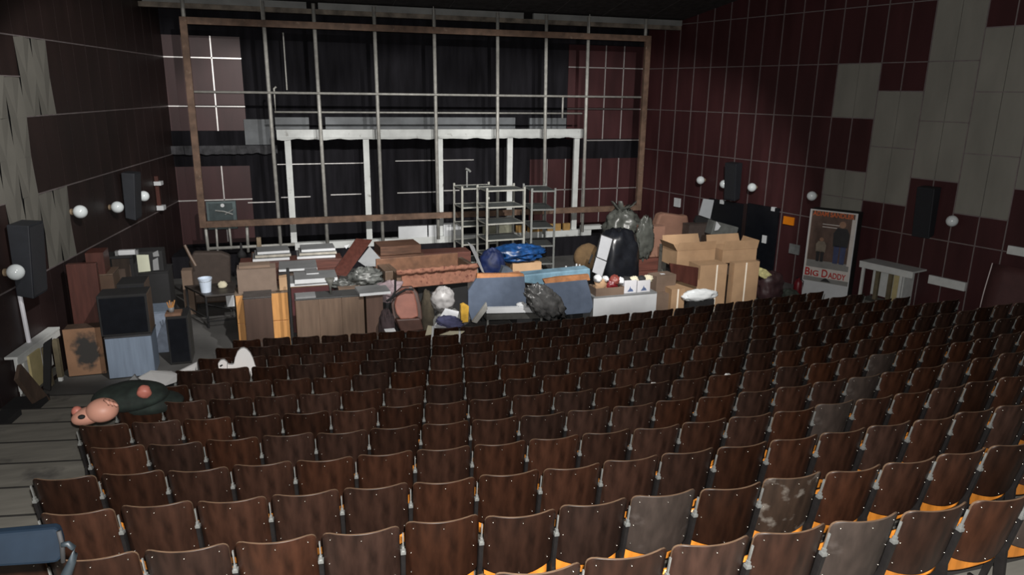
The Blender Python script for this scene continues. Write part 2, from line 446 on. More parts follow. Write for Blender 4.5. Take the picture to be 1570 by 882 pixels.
struct(m.build('wall_back', [BLACKD, BURG], origin=(0, 0, 0)))
m = MB(); q = .016
def bstrip(x0, x1, z0, z1): m.box(x0, x1, YB-.04, YB-.02, z0, z1)
bstrip(xl1-q, xl1+q, zb, zt); bstrip(xl1-q, xl1+q, .7, zlow1)
for z in (4.55, 5.845, 1.93): bstrip(xl0, xl2+.06, z-q, z+q)
for x in xr[1:-1]: bstrip(x-q, x+q, P(930, 213, YB).z, P(930, 70, YB).z)
for z in (4.55, 5.845): bstrip(xr[0], xr[-1], z-q, z+q)
bstrip(xr[1], xr[-1], P(940, 215, YB).z-q, P(940, 215, YB).z+q)
for x in xrl[1:-1]: bstrip(x-q, x+q, .8, P(900, 243, YB).z)
bstrip(xrl[1], xrl[-1], 1.93-q, 1.93+q)
for a, b, y in ((380, 423, 310), (431, 476, 302), (507, 554, 298), (609, 668, 295), (680, 704, 292)):
    bstrip(P(a, y, YB).x, P(b, y, YB).x, P((a+b)/2, y, YB).z-q, P((a+b)/2, y, YB).z+q)
bstrip(P(425, 252, YB).x, P(558, 249, YB).x, P(490, 251, YB).z-.012, P(490, 251, YB).z+.012)
bstrip(P(606, 247, YB).x, P(726, 245, YB).x, P(660, 246, YB).z-.012, P(660, 246, YB).z+.012)
struct(m.build('trim_3', mat('bright_aluminium_strip', (.6, .58, .57), .35, .6, var=.1), origin=(0, 0, 0)))
# blue-grey dado boards on the back wall
m = MB()
for a, b, yt, yb_ in ((375, 420, 183, 222), (422, 474, 180, 200), (499, 790, 180, 201), (812, 868, 181, 200)):
    x0, x1, z0, z1 = span(a, b, yt, yb_, YB-.1); m.box(x0, x1, YB-.1, YB, z0, z1)
struct(m.build('trim_4', GREYB, origin=(0, 0, 0)))
# dark torn cornice under the left upper panels
m = MB()
x0, x1, z0, z1 = span(256, 425, 222, 236, YB-.1)
def torn(u, v):
    x = x0-.2+(x1-x0+.2)*u
    zz = z1-.02 if v < .5 else z0-.06*noise.noise(Vector((u*14, 0, 3)))
    return (x, YB-.16+.05*noise.noise(Vector((u*20, v*3, 1))), zz)
m.grid(torn, 60, 1)
struct(m.build('trim_5', mat('torn_grey_cloth', (.05, .05, .055), .9, var=.4), origin=(0, 0, 0), solid=.05))

# ceiling, sloping up from the stage towards the back of the hall
m = MB()
pts = [(22.8, 7.27), (20.95, 7.27), (15.5, 8.3), (-.5, 8.3)]
for (ya, za), (yb_, zb_) in zip(pts[:-1], pts[1:]):
    m.add([(lwx(ya)-.4, ya, za), (rwx(ya)+.4, ya, za), (rwx(yb_)+.4, yb_, zb_), (lwx(yb_)-.4, yb_, zb_),
           (lwx(ya)-.4, ya, za+.2), (rwx(ya)+.4, ya, za+.2), (rwx(yb_)+.4, yb_, zb_+.2), (lwx(yb_)-.4, yb_, zb_+.2)],
          [(0, 1, 2, 3), (7, 6, 5, 4), (0, 4, 5, 1), (2, 6, 7, 3), (0, 3, 7, 4), (1, 5, 6, 2)])
struct(m.build('ceiling', CEILM, origin=(0, 0, 0)))
m = MB()
for k in range(9):
    x = -1.2+1.55*k
    m.add([(x-.01, 20.9, 7.265), (x+.01, 20.9, 7.265), (x+.01, 16., 8.19), (x-.01, 16., 8.19), (x-.01, 20.9, 7.28), (x+.01, 20.9, 7.28), (x+.01, 16., 8.21), (x-.01, 16., 8.21)],
          [(0, 1, 2, 3), (7, 6, 5, 4), (0, 4, 5, 1), (2, 6, 7, 3), (0, 3, 7, 4), (1, 5, 6, 2)])
struct(m.build('trim_6', mat('dull_ceiling_strip', (.06, .055, .055), .6), origin=(0, 0, 0)))
# pale proscenium beam below the ceiling
m = MB(); YP = 20.86
xa, xb = P(218, 4, YP).x, P(1046, 34, YP).x
zA, zB = 6.96, 7.24
for a, b in ((xa, P(470, 15, YP).x), (P(488, 15, YP).x, P(803, 25, YP).x), (P(818, 25, YP).x, xb)):
    m.box(a, b, YP, YP+.1, zA+.12, zB, 0)
m.box(xa-.1, xb, YP+.02, YP+.2, zA, zA+.12, 1)
struct(m.build('trim_7', [mat('pale_grey_fascia', (.19, .195, .19), .7, var=.2, scale=2), mat('dirty_fascia_edge', (.15, .125, .1), .8, var=.5, scale=4)], origin=(0, 0, 0)))

# ------------------------------------------------------------------ stage platform edge, sill, posts
YS = 21.3
zsb, zst = .66, .82
m = MB()
m.box(lwx(21.3)+.05, rwx(21.4)-.2, 21.1, 22.5, 0, .6, 0)
struct(m.build('trim_8', BLACKD, origin=(0, 0, 0)))
t = thing('stage_opening_frame', 'pale painted frame with five wide uprights, sill and header behind the pipes', 'frame', (4.8, YS, .6))
posts = [(440, 220, 452, 370), (560, 220, 568, 366), (672, 220, 679, 360), (781, 219, 782, 356), (885, 218, 880, 350)]
for a, b, c, d in posts:
    x = (P(a, b, YS).x+P(c, d, YS).x)/2
    MB().box(x-.085, x+.085, YS, YS+.1, zst-.02, 3.76).build('upright', WHITEP, t, bevel=.006)
x0, x1 = P(424, 205, YS).x, P(894, 204, YS).x
mm = MB().box(x0, x1, YS-.05, YS+.14, 3.76, 3.97)
def scrap(u, v): return (x0+(x1-x0)*u, YS-.07+.02*v, 3.77-.0*v-(.07+.05*noise.noise(Vector((u*25, 0, 0))))*v)
mm.grid(scrap, 90, 1)
mm.build('header', WHITEP, t)
MB().box(P(452, 376, YS).x, P(905, 346, YS).x, YS-.1, YS+.12, .6, zst-.02).build('sill', WHITEP, t, bevel=.006)
x0, x1 = P(896, 340, YS).x, P(930, 337, YS).x
MB().box(x0-.12, x1-.2, YS-.14, YS+.1, zst-.02, zst+.1).build('end_block', WHITEP, t)

# ------------------------------------------------------------------ rusty screen frame + pipes
YF = 20.6
t = thing('screen_frame', 'large rusty screen frame with welded grey pipe lattice across the stage', 'frame', (4.6, YF, 1.5))
fx0, fx1, fz0, fz1 = -1.79, 11.05, 1.55, 6.65; w = .085
MB().box(fx0-w, fx0+w, YF-.06, YF+.06, fz0-w, fz1+w).build('side_beam', RUST, t, bevel=.008)
MB().box(fx1-w, fx1+w, YF-.06, YF+.06, fz0-w, fz1+w).build('side_beam', RUST, t, bevel=.008)
MB().box(fx0+w, fx1-w, YF-.055, YF+.055, fz1-w, fz1+w).build('top_beam', RUST, t, bevel=.008)
MB().box(fx0+w, fx1-w, YF-.055, YF+.055, fz0-w, fz0+w).build('bottom_beam', RUST, t, bevel=.008)
for x in (P(402, 40, YF).x, P(665, 45, YF).x, P(903, 55, YF).x):
    MB().tube([(x, YF, fz1+w), (x, YF, 7.26)], .012).build('hanger_wire', PIPE, t)
YPp = 20.72
ups = [((402, 5), (430, 372)), ((480, 8), (502, 370)), ((573, 12), (587, 364)), ((665, 15), (672, 350)), ((763, 18), (763, 345)), ((838, 22), (834, 345)), ((903, 25), (893, 345))]
for (a, b), (c, d) in ups:
    xt, xb_ = P(a, b, YPp).x, P(c, d, YPp).x
    MB().tube([(xt, YPp, 7.2), (xb_, YPp, .82)], .05, 10).build('upright', PIPE, t, smooth=True)
xa, xb = P(281, 20, YPp).x, P(991, 30, YPp).x
for x in (xa, xb): MB().tube([(x, YPp, 6.6), (x, YPp, 7.22)], .05, 10).build('top_stub', PIPE, t, smooth=True)
for (a, b), (c, d) in (((314, 340), (319, 380)), ((378, 340), (380, 378))):
    p, q_ = P(a, b, YPp), P(c, d, YPp); MB().tube([p, (q_.x, YPp, .72)], .042, 8).build('lower_stub', PIPE, t, smooth=True)
for a, b in ((332, 400), (352, 382)):
    p, q_ = P(a-1, 344, YPp), P(a+3, b, YPp); MB().tube([p, (q_.x, YPp, max(.62, q_.z))], .03, 8).build('lower_stub', PIPE, t, smooth=True)
z = P(640, 145, YPp).z
MB().tube([(fx0, YPp-.04, z), (fx1, YPp-.04, z)], .034, 8).build('rail', PIPE, t, smooth=True)
z = P(640, 173, YPp).z; x0, x1 = P(421, 173, YPp).x, P(893, 175, YPp).x
MB().tube([(x0, YPp+.04, z), (x1, YPp+.04, z)], .026, 8).build('rail', PIPE, t, smooth=True)
z = P(380, 374, YPp).z
MB().tube([(P(319, 377, YPp).x, YPp, .87), (P(452, 370, YPp).x, YPp, .87)], .045, 8).build('rail', PIPE, t, smooth=True)
x = P(862, 165, YPp).x; MB().tube([(x, YPp-.03, P(862, 148, YPp).z), (x, YPp-.03, P(862, 182, YPp).z)], .03, 8).build('bracket_pipe', PIPE, t, smooth=True)
x = P(421, 150, YPp).x; MB().tube([(x+.06, YPp, P(423, 133, YPp).z), (x, YPp, P(421, 136, YPp).z), (x, YPp, P(421, 175, YPp).z)], .028, 8).build('bracket_pipe', PIPE, t, smooth=True)
p = P(397, 372, YPp-.1); MB().box(p.x-.06, p.x+.06, YPp-.14, YPp-.02, p.z-.13, p.z+.14).build('clamp', BRASSY, t, bevel=.01)
x = P(435, 100, YPp).x
tag(MB().tube([(P(434, 50, 21.8).x, 21.8, P(434, 50, 21.8).z), (P(440, 138, 21.8).x, 21.8, P(440, 138, 21.8).z)], .02, 6).build('hanging_pipe', PIPE), 'thin dull pipe hanging behind the second upright at upper left of stage', 'pipe')

# electrical box at the lower left of the frame
x0, x1, z0, z1 = span(317, 363, 309, 352, 21.0)
t = thing('switch_cabinet', 'grey metal electrical box with twisted wires behind lower left frame corner', 'electrical box', ((x0+x1)/2, 21.0, z0))
MB().box(x0, x1, 21., 21.18, z0, z1).build('housing', PANELG, t, bevel=.01)
MB().box(x0+.07, x1-.09, 20.985, 21.0, z0+.22, z1-.05).build('door', mat('dark_box_door', C(48, 58, 60), .4, .2), t, bevel=.004)
p = P(341, 315, 20.98); MB().lathe([(0, -.02), (.05, -.02), (.05, .02), (0, .02)], p, 12, axis='Y').build('round_knob', WHITE, t)
p0, p1 = P(330, 323, 20.96), P(357, 329, 20.96)
MB().tube([p0, (p0+p1)/2+Vector((0, -.02, .03)), p1], .022, 6).tube([P(345, 329, 20.96), P(358, 321, 20.96)], .015, 6).build('wire', ZINC, t)

# ------------------------------------------------------------------ tip-up seats
def seat_meshes():
    W = .232; zb, zt = .375, .85; th = .013; lean = .2
    def outline(v):                                   # half width at v (rounded corners)
        H = zt-zb; r = .05
        z = v*H
        hw = W
        if z > H-r: hw = W-r+math.sqrt(max(0, r*r-(z-H+r)**2))
        r2 = .03
        if z < r2: hw = W-r2+math.sqrt(max(0, r2*r2-(r2-z)**2))
        return hw
    vs = [0, .012, .035, .065, .2, .4, .6, .8, .9, .94, .965, .985, 1.]
    nu = 12
    def surf(u, v, off):
        hw = outline(v); x = hw*u
        z = zb+(zt-zb)*v
        if v < .1: z -= .03*(1-u*u)                     # bottom edge bows down
        y = -.02-lean*(z-.60)-.068*(1-(x/W)**2)+off
        return Vector((x, y, z))
    m = MB()
    for off, mi in ((-th/2, 0), (th/2, 1)):
        o = len(m.v)
        for v in vs:
            for i in range(nu+1): m.v.append(surf(-1+2*i/nu, v, off))
        for j in range(len(vs)-1):
            for i in range(nu):
                a = o+j*(nu+1)+i; f = [a, a+1, a+nu+2, a+nu+1]
                m.f.append(f if mi == 0 else f[::-1]); m.m.append(mi)
    n1 = (nu+1)*len(vs)
    loop = list(range(nu+1))+[j*(nu+1)+nu for j in range(1, len(vs))]+[(len(vs)-1)*(nu+1)+i for i in range(nu-1, -1, -1)]+[j*(nu+1) for j in range(len(vs)-2, 0, -1)]
    for k in range(len(loop)):
        a, b = loop[k], loop[(k+1) % len(loop)]
        m.f.append([b, a, a+n1, b+n1]); m.m.append(2)
    # bolt heads set into the back
    def bolt(x, z, r=.0052):
        u = x/W; v = (z-zb)/(zt-zb); c = surf(u, v, -th/2)
        o = len(m.v)
        for rr, h in ((r, .002), (r*.8, -.004), (.0015, -.006)):
            for j in range(6):
                q = PI*j/3; m.v.append(c+Vector((rr*math.cos(q), h, rr*math.sin(q))))
        for i in range(2):
            for j in range(6): m.f.append([o+i*6+j, o+i*6+(j+1) % 6, o+(i+1)*6+(j+1) % 6, o+(i+1)*6+j]); m.m.append(3)
        m.f.append([o+12+j for j in range(6)]); m.m.append(3)
    for x, z in ((-.185, .80), (0, .80), (.185, .80), (-.2, .6), (.2, .6), (-.2, .44), (.2, .44), (0, .4)): bolt(x, z)
    def mk(name, mb, mats, smooth=True):
        me = bpy.data.meshes.new(name); me.from_pydata(mb.v, [], mb.f)
        for a in mats: me.materials.append(a)
        me.polygons.foreach_set('material_index', mb.m)
        if smooth: me.polygons.foreach_set('use_smooth', [mm_ != 2 for mm_ in mb.m])
        me.update(); return me
    back = mk('backrest', m, [WOODB, ORANGE, PLYEDGE, BOLT])
    # seat pan, tipped up
    m = MB(); n = 10
    def pan(u, v, off):                                  # v 0 = hanging rear edge, 1 = front edge
        hw = .215-(.03 if v < .05 else 0)-(.02 if v > .95 else 0)
        x = hw*u; z = .25+.32*v-(.035*(1-u*u) if v < .3 else 0)*(1-v/.3 if v < .3 else 0)
        y = .05+.05*v-.02*math.sin(PI*v)+off+.018*(1-u*u)
        return Vector((x, y, z))
    pv = [0, .02, .06, .15, .3, .5, .7, .9, .97, 1]
    for off, mi in ((-.008, 0), (.008, 1)):
        o = len(m.v)
        for v in pv:
            for i in range(n+1): m.v.append(pan(-1+2*i/n, v, off))
        for j in range(len(pv)-1):
            for i in range(n):
                a = o+j*(n+1)+i; f = [a, a+1, a+n+2, a+n+1]
                m.f.append(f if mi == 0 else f[::-1]); m.m.append(mi)
    n1 = (n+1)*len(pv)
    loop = list(range(n+1))+[j*(n+1)+n for j in range(1, len(pv))]+[(len(pv)-1)*(n+1)+i for i in range(n-1, -1, -1)]+[j*(n+1) for j in range(len(pv)-2, 0, -1)]
    for k in range(len(loop)):
        a, b = loop[k], loop[(k+1) % len(loop)]; m.f.append([b, a, a+n1, b+n1]); m.m.append(0)
    seat = mk('seat', m, [ORANGE, WOODB])
    # standard: cast foot, leaning post, riveted plate
    m = MB()
    def bar(p0, p1, hx, hy):
        p0 = Vector(p0); p1 = Vector(p1)
        m.add([(p.x+sx*hx, p.y+sy*hy, p.z) for p in (p0, p1) for sx, sy in ((-1, -1), (1, -1), (1, 1), (-1, 1))],
              [(0, 1, 5, 4), (1, 2, 6, 5), (2, 3, 7, 6), (3, 0, 4, 7), (4, 5, 6, 7), (3, 2, 1, 0)])
    bar((0, .05, 0), (0, .05, .02), .012, .17)
    bar((0, .0, .02), (0, .03, .34), .011, .035)
    bar((0, .13, .02), (0, .06, .34), .010, .02)
    bar((0, .03, .32), (0, -.03, .615), .0125, .03)
    bar((0, .02, .36), (0, -.035, .605), .0145, .012)
    for z in (.42, .5, .58):
        y = .015-.16*(z-.36)-.016
        m.lathe([(0, -.004), (.006, -.004), (.006, .002)], (0, y-.002+.0, z), 6, 1, axis='Y')
    post = mk('standard', m, [IRON, BOLT], False)
    # pale clamp, an upside-down T above the post
    m = MB()
    bar((0, -.045, .612), (0, -.047, .634), .016, .018)
    bar((0, -.047, .634), (0, -.051, .66), .009, .012)
    bar((0, -.051, .66), (0, -.073, .775), .004, .007)
    clamp = mk('clamp', m, [ZINC], False)
    return back, seat, post, clamp
MBACK, MSEAT, MPOST, MCLAMP = seat_meshes()
MBACK_S = MBACK.copy(); MBACK_S.materials[0] = WOODS
MBACK_G = MBACK.copy(); MBACK_G.materials[0] = WOODG
ORD = ['', 'first', 'second', 'third', 'fourth', 'fifth', 'sixth', 'seventh', 'eighth', 'ninth', 'tenth', 'eleventh', 'twelfth', 'thirteenth', 'fourteenth', 'fifteenth', 'sixteenth', 'seventeenth', 'eighteenth', 'nineteenth', 'twentieth', 'twenty-first', 'twenty-second', 'twenty-third', 'twenty-fourth', 'twenty-fifth', 'twenty-sixth', 'twenty-seventh', 'twenty-eighth', 'twenty-ninth', 'thirtieth', 'thirty-first']
ROWS = [(10, -.861, 25), (9, -1.076, 26), (8, -1.26, 27), (7, -1.468, 28), (6, -1.678, 30), (5, -1.885, 60), (4, -2.071, 60), (3, -1.773, 60), (2, -1.986, 60), (1, -1.676, 60), (0, -1.876, 60), (-1, -.07, 60)]
ROWNAME = {10: 'front row', 9: 'second row', 8: 'third row', 7: 'fourth row', 6: 'fifth row', 5: 'sixth row', 4: 'seventh row', 3: 'eighth row', 2: 'ninth row', 1: 'tenth row', 0: 'eleventh row', -1: 'twelfth row, cut by the bottom of the picture'}
SEATS = {}
nseat = 0
for ri, s0, cnt in ROWS:
    z = ROWZ[ri]; zn = ri
    for k in range(cnt):
        s = s0+.5*(k+.5)
        x, y, a = arc(s, ROWY[ri])
        if cnt == 60 and proj((arc(s-.25, ROWY[ri])[0], y, z+.6))[0] > 1585: break
        if k > 0 and proj((x, y, z+.85))[1] > 930: continue
        first = (k == 0) or (k-1, ri) not in SEATS
        px = proj((x, y, z+.6))[0]
        kind = 'worn brown'; bm_ = MBACK
        if ri == 0 and 1165 < px < 1250: kind = 'chalk-smeared dark'; bm_ = MBACK_S
        elif (ri == 0 and 960 < px < 1055) or (ri, k) in ((-1, 9), (2, 14), (3, 16), (4, 19), (-1, 6)): kind = 'dusty grey-brown'; bm_ = MBACK_G
        if ri >= 7: kind = 'dark brown'
        pos = 'at the left aisle end' if k == 0 else '%s from the left aisle' % ORD[k+1]
        rown = {10: 'front row by the stage', -1: 'row nearest the camera'}.get(ri, '%s from the stage' % ROWNAME[ri])
        if ri == -1: pos = '%s in view from its left end' % ORD[len([1 for q_ in SEATS if q_[1] == -1])+1]
        r = thing('theatre_seat', '%s wooden tip-up seat, %s, %s' % (kind, pos, rown), 'seat', (x, y, z), 'wooden seats in the %s' % rown)
        r.rotation_euler.z = a+random.uniform(-.012, .012)
        for me, nm, off in ((bm_, 'backrest', 0), (MSEAT, 'seat', 0), (MPOST, 'standard', -.25))+(((MPOST, 'standard', .25),) if k == cnt-1 else ()):
            o = bpy.data.objects.new(nm, me); COL.objects.link(o); o.parent = r; o.location.x = off
            if nm == 'backrest': o.rotation_euler.x = random.uniform(-.02, .02)
            if nm == 'standard':
                c = bpy.data.objects.new('clamp', MCLAMP); COL.objects.link(c); c.parent = o
        SEATS[(k, ri)] = (x, y, z, a); nseat += 1
print('seats', nseat)
# ------------------------------------------------------------------ helpers for the things on and around the stage
def bx(x0, x1, y0, y1, z0, z1, T=None): return MB().box(x0, x1, y0, y1, z0, z1, 0, T)
def cabinet(name, label, cat, x0, x1, y0, y1, z0, z1, m_body, m_front=None, m_top=None, rot=0., doors=1, plinth=.06, group=None, handle=None, front=True):
    c = Vector(((x0+x1)/2, (y0+y1)/2, z0)); T = rotz(c, rot)
    t = thing(name, label, cat, c, group)
    bx(x0, x1, y0+.02, y1, z0+plinth, z1-.02, T).build('body', m_body, t, bevel=.004)
    if plinth: bx(x0+.03, x1-.03, y0+.06, y1-.02, z0, z0+plinth, T).build('plinth', BLACK, t)
    bx(x0-.008, x1+.008, y0-.004, y1+.004, z1-.022, z1, T).build('top', m_top or m_body, t, bevel=.004)
    if front:
        wd = (x1-x0)/doors
        for k in range(doors):
            d = bx(x0+wd*k+.004, x0+wd*(k+1)-.004, y0, y0+.02, z0+plinth+.004, z1-.028, T).build('door' if doors else 'front', m_front or m_body, t, bevel=.003)
            if handle:
                xh = x0+wd*(k+(.85 if k % 2 == 0 else .15)); zh = (z0+z1)/2+.15
                MB().add([T @ Vector(p) for p in [(xh-.008, y0-.02, zh-.05), (xh+.008, y0-.02, zh-.05), (xh+.008, y0-.02, zh+.05), (xh-.008, y0-.02, zh+.05), (xh-.008, y0, zh-.05), (xh+.008, y0, zh-.05), (xh+.008, y0, zh+.05), (xh-.008, y0, zh+.05)]],
                         [(0, 1, 2, 3), (7, 6, 5, 4), (0, 4, 5, 1), (2, 6, 7, 3), (0, 3, 7, 4), (1, 5, 6, 2)]).build('handle', handle, d)
    return t
def carton(name, label, x0, x1, y0, y1, z0, z1, m, rot=0., flaps=(), tape=None, group=None, closed=False, cat='box', tilt=None):
    c = Vector(((x0+x1)/2, (y0+y1)/2, z0)); T = rotz(c, rot)
    if tilt: T = T @ (Matrix.Translation(c) @ Matrix.Rotation(tilt[0], 4, tilt[1]) @ Matrix.Translation(-c))
    t = thing(name, label, cat, c, group); th = .008
    b = MB()
    b.box(x0, x1, y0, y0+th, z0, z1, 0, T).box(x0, x1, y1-th, y1, z0, z1, 0, T).box(x0, x0+th, y0+th, y1-th, z0, z1, 0, T).box(x1-th, x1, y0+th, y1-th, z0, z1, 0, T).box(x0+th, x1-th, y0+th, y1-th, z0, z0+th, 0, T)
    b.build('walls', m, t)
    if closed:
        ym = (y0+y1)/2
        bx(x0, x1, y0, ym-.004, z1, z1+.006, T).build('flap', m, t); bx(x0, x1, ym+.004, y1, z1, z1+.006, T).build('flap', m, t)
    for side, ang, L_ in flaps:
        ca, sa = math.cos(ang)*L_, math.sin(ang)*L_
        if side == 'F': q = [(x0, y0, z1), (x1, y0, z1), (x1-.02, y0-ca, z1+sa), (x0+.02, y0-ca, z1+sa)]
        if side == 'B': q = [(x1, y1, z1), (x0, y1, z1), (x0+.02, y1+ca, z1+sa), (x1-.02, y1+ca, z1+sa)]
        if side == 'L': q = [(x0, y1, z1), (x0, y0, z1), (x0-ca, y0+.02, z1+sa), (x0-ca, y1-.02, z1+sa)]
        if side == 'R': q = [(x1, y0, z1), (x1, y1, z1), (x1+ca, y1-.02, z1+sa), (x1+ca, y0+.02, z1+sa)]
        q = [T @ Vector(p) for p in q]; n = (q[1]-q[0]).cross(q[3]-q[0]).normalized()*.007
        MB().prism(q, n).build('flap', m, t)
    if tape:
        xt = x0+(x1-x0)*tape
        bx(xt-.02, xt+.02, y0-.003, y0-.0005, z0, z1, T).build('tape', TAPE, t)
    return t
def panel_px(name, label, cat, px, Y, m, d=.03, mside=None, dx=0., bevel=.004, group=None, lean=None):
    pts = [P(a, b, (Y[i] if isinstance(Y, (list, tuple)) else Y)) for i, (a, b) in enumerate(px)]
    o = MB().prism(pts, (dx, d, 0), 0, 0 if mside is None else 1).build(name, [m]+([mside] if mside else []), bevel=bevel)
    return tag(o, label, cat, group)
def slab(name, label, cat, x0, x1, y0, y1, z0, z1, mtop, medge, rot=0., group=None, tilt=0.):
    c = Vector(((x0+x1)/2, (y0+y1)/2, z0)); T = rotz(c, rot) @ (Matrix.Translation(c) @ Matrix.Rotation(tilt, 4, 'Y') @ Matrix.Translation(-c))
    b = MB().box(x0, x1, y0, y1, z0, z1, [1, 1, 1, 1, 1, 1], T)
    b.m[-2] = 1
    # faces: order x0,x1,y0(front),y1,z0,z1
    for k in range(6): b.m[k] = 1
    b.m[5] = 0; b.m[4] = 0
    return tag(b.build(name, [mtop, medge]), label, cat, group)
def bag(name, label, c, rad, m, amp=.22, fr=2.2, seed=1, flat=None, crease=True, cat='bag', knot=None, group=None):
    b = MB().blob(c, rad, amp, fr, seed, 40, 26, 0, crease, flat, None, 3.2 if name == 'refuse_bag' else 1.)
    if knot is None: return tag(b.build(name, m, smooth=True), label, cat, group)
    t = thing(name, label, cat, (c[0], c[1], flat if flat is not None else c[2]-rad[2]), group)
    b.build('body', m, t, smooth=True)
    k = MB()
    for q in range(9):
        a = 2*PI*q/9+.3*seed; r = random.uniform(.5, 1)*knot
        p0 = Vector((c[0], c[1], c[2]+rad[2]*.8)); p1 = p0+Vector((math.cos(a)*r*.5, math.sin(a)*r*.4, knot*.5)); p2 = p0+Vector((math.cos(a)*r*1.1, math.sin(a)*r, knot*random.uniform(.4, 1.1)))
        u = Vector((-math.sin(a), math.cos(a), 0))
        k.add([p0-u*.03, p0+u*.03, p1+u*.1*knot*2, p1-u*.1*knot*2, p2+u*.12*knot, p2-u*.16*knot], [(0, 1, 2, 3), (3, 2, 4, 5)])
    k.build('gathered_neck', m, t, smooth=True, solid=.008)
    return t

# ================================================================== left side of the stage
x0, x1, z0, z1 = span(163, 235, 514, 577, 13.7)
zc1 = .79
cabinet('low_cabinet', 'blue-grey low cabinet with streaked front beside the scorched board at the left aisle', 'cabinet', x0, x1, 13.7, 14.3, 0, zc1, BLUEG, BLUEG, mat('dark_cabinet_top', C(50, 50, 52), .5), plinth=.02)
xa, xb, _, _ = span(229, 262, 493, 538, 14.95)
cabinet('low_cabinet', 'pale blue-grey low cabinet standing behind the streaked one', 'cabinet', xa-.25, xb, 14.95, 15.6, 0, .84, BLUEG, mat('pale_blue_laminate', C(116, 126, 142), .5), plinth=.0)
# black television-like cabinet on the first one
x0, x1, _, z1 = span(150, 228, 453, 512, 13.75)
t = thing('loudspeaker_cabinet', 'wide black loudspeaker cabinet sitting on the streaked blue-grey low cabinet', 'speaker', ((x0+x1)/2, 13.75, zc1))
MB().box(x0, x1, 13.77, 14.3, zc1, z1, [0, 1, 0, 0, 0, 0]).build('case', [BLACK, WMD], t, bevel=.012)
bx(x0+.04, x1-.04, 13.755, 13.77, zc1+.04, z1-.04).build('grille', BLACKG, t, bevel=.004)
x0, x1, _, z1 = span(187, 229, 430, 508, 14.6)
t = thing('loudspeaker_cabinet', 'tall dark loudspeaker with grey-brown wooden side behind the wide black one', 'speaker', ((x0+x1)/2, 14.6, 0))
MB().box(x0, x1, 14.34, 14.93, 0, z1, [0, 1, 0, 0, 0, 0]).build('case', [BLACK, WMD], t, bevel=.008)
bx(x0+.04, x1-.04, 14.325, 14.34, .75, z1-.04).build('grille', SPKG, t)
# scorched board box
x0, x1, _, z1 = span(101, 158, 504, 575, 14.02)
t = thing('wooden_chest', 'upright chest with tan front scorched black standing by the left wall', 'chest', ((x0+x1)/2, 14.02, 0))
bx(x0, x1, 14.05, 14.36, .02, z1).build('body', WDK, t, bevel=.006)
bx(x0-.01, x1+.01, 14.02, 14.05, .02, z1).build('front_board', BURNT, t, bevel=.004)
for a in (x0+.05, x1-.05): bx(a-.03, a+.03, 14.1, 14.16, 0, .03).build('foot', BLACK, t)
x0, x1, _, z1 = span(105, 142, 406, 488, 14.45)
tag(bx(x0, x1+.1, 14.45, 14.6, 0, z1, Matrix.Translation((0, 14.45, 0)) @ Matrix.Rotation(-.03, 4, 'X') @ Matrix.Translation((0, -14.45, 0))).build('wardrobe_side', WRD, bevel=.006), 'tall dark red-brown panel leaning behind the scorched chest', 'panel')
# stack of chests further back
x0, x1, _, z1 = span(138, 175, 421, 460, 14.9)
cabinet('wooden_chest', 'brown wooden chest with grey side behind the black loudspeakers', 'chest', x0, x1, 14.9, 15.5, 0, z1, WMD, mat('warm_brown_veneer', C(74, 56, 44), .5, var=.25, scale=2), plinth=0, front=True)
zc = z1
x0, x1, _, z1b = span(132, 160, 388, 414, 14.95)
carton('wooden_crate', 'small brown crate on the wooden chest near the left wall', x0, x1, 14.93, 15.4, zc, max(z1b, zc+.2), WRD, closed=True)
x0, x1, _, z1 = span(166, 204, 393, 418, 15.7)
t = thing('desk', 'dark desk carrying a bright white strip light by the left wall', 'desk', ((x0+x1)/2, 15.9, 0))
bx(x0-.1, x1, 15.7, 16.2, z1-.05, z1).build('top', BLACK, t, bevel=.006)
for a in (x0-.08, x1-.06): 
    for b in (15.73, 16.12): bx(a, a+.06, b, b+.06, 0, z1-.05).build('leg', BLACK, t)
bx(x0-.02, x1-.06, 16.13, 16.16, .3, z1-.05).build('back_panel', WDK, t)
xa, xb, _, _ = span(180, 207, 383, 390, 15.75)
t2 = thing('strip_light', 'white strip light fitting lying on the dark desk', 'light', ((xa+xb)/2, 15.8, z1))
bx(xa, xb, 15.75, 15.88, z1, z1+.1).build('housing', WHITE, t2, bevel=.02)
for e in (xa-.05, xb): bx(e, e+.05, 15.76, 15.87, z1, z1+.09).build('end_cap', GREYL, t2)
# monitor + black stand
x0, x1, z0, z1 = span(206, 232, 390, 418, 16.3)
cabinet('tall_cabinet', 'tall black cabinet carrying the cream-screened television', 'cabinet', x0-.12, x1+.3, 16.25, 17.0, 0, z0, BLACK, BLACK, plinth=.04)
t = thing('television', 'black television with a cream screen on the tall black cabinet', 'television', ((x0+x1)/2, 16.35, z0))
bx(x0-.05, x1+.22, 16.34, 16.8, z0, z1+.04).build('case', BLACK, t, bevel=.015)
MB().prism([P(206, 391, 16.32), P(227.5, 391, 16.32), P(231, 416, 16.32), P(211, 418, 16.32)], (0, .03, 0)).build('screen', mat('cream_screen', C(176, 178, 160), .3, var=.04), t, bevel=.004)
for a, b in ((388, 394), (399, 415)):
    MB().prism([P(234, a, 16.325), P(242, a-4, 16.325), P(244, b-1, 16.325), P(235, b, 16.325)], (0, .02, 0)).build('side_vent', GREYL, t)
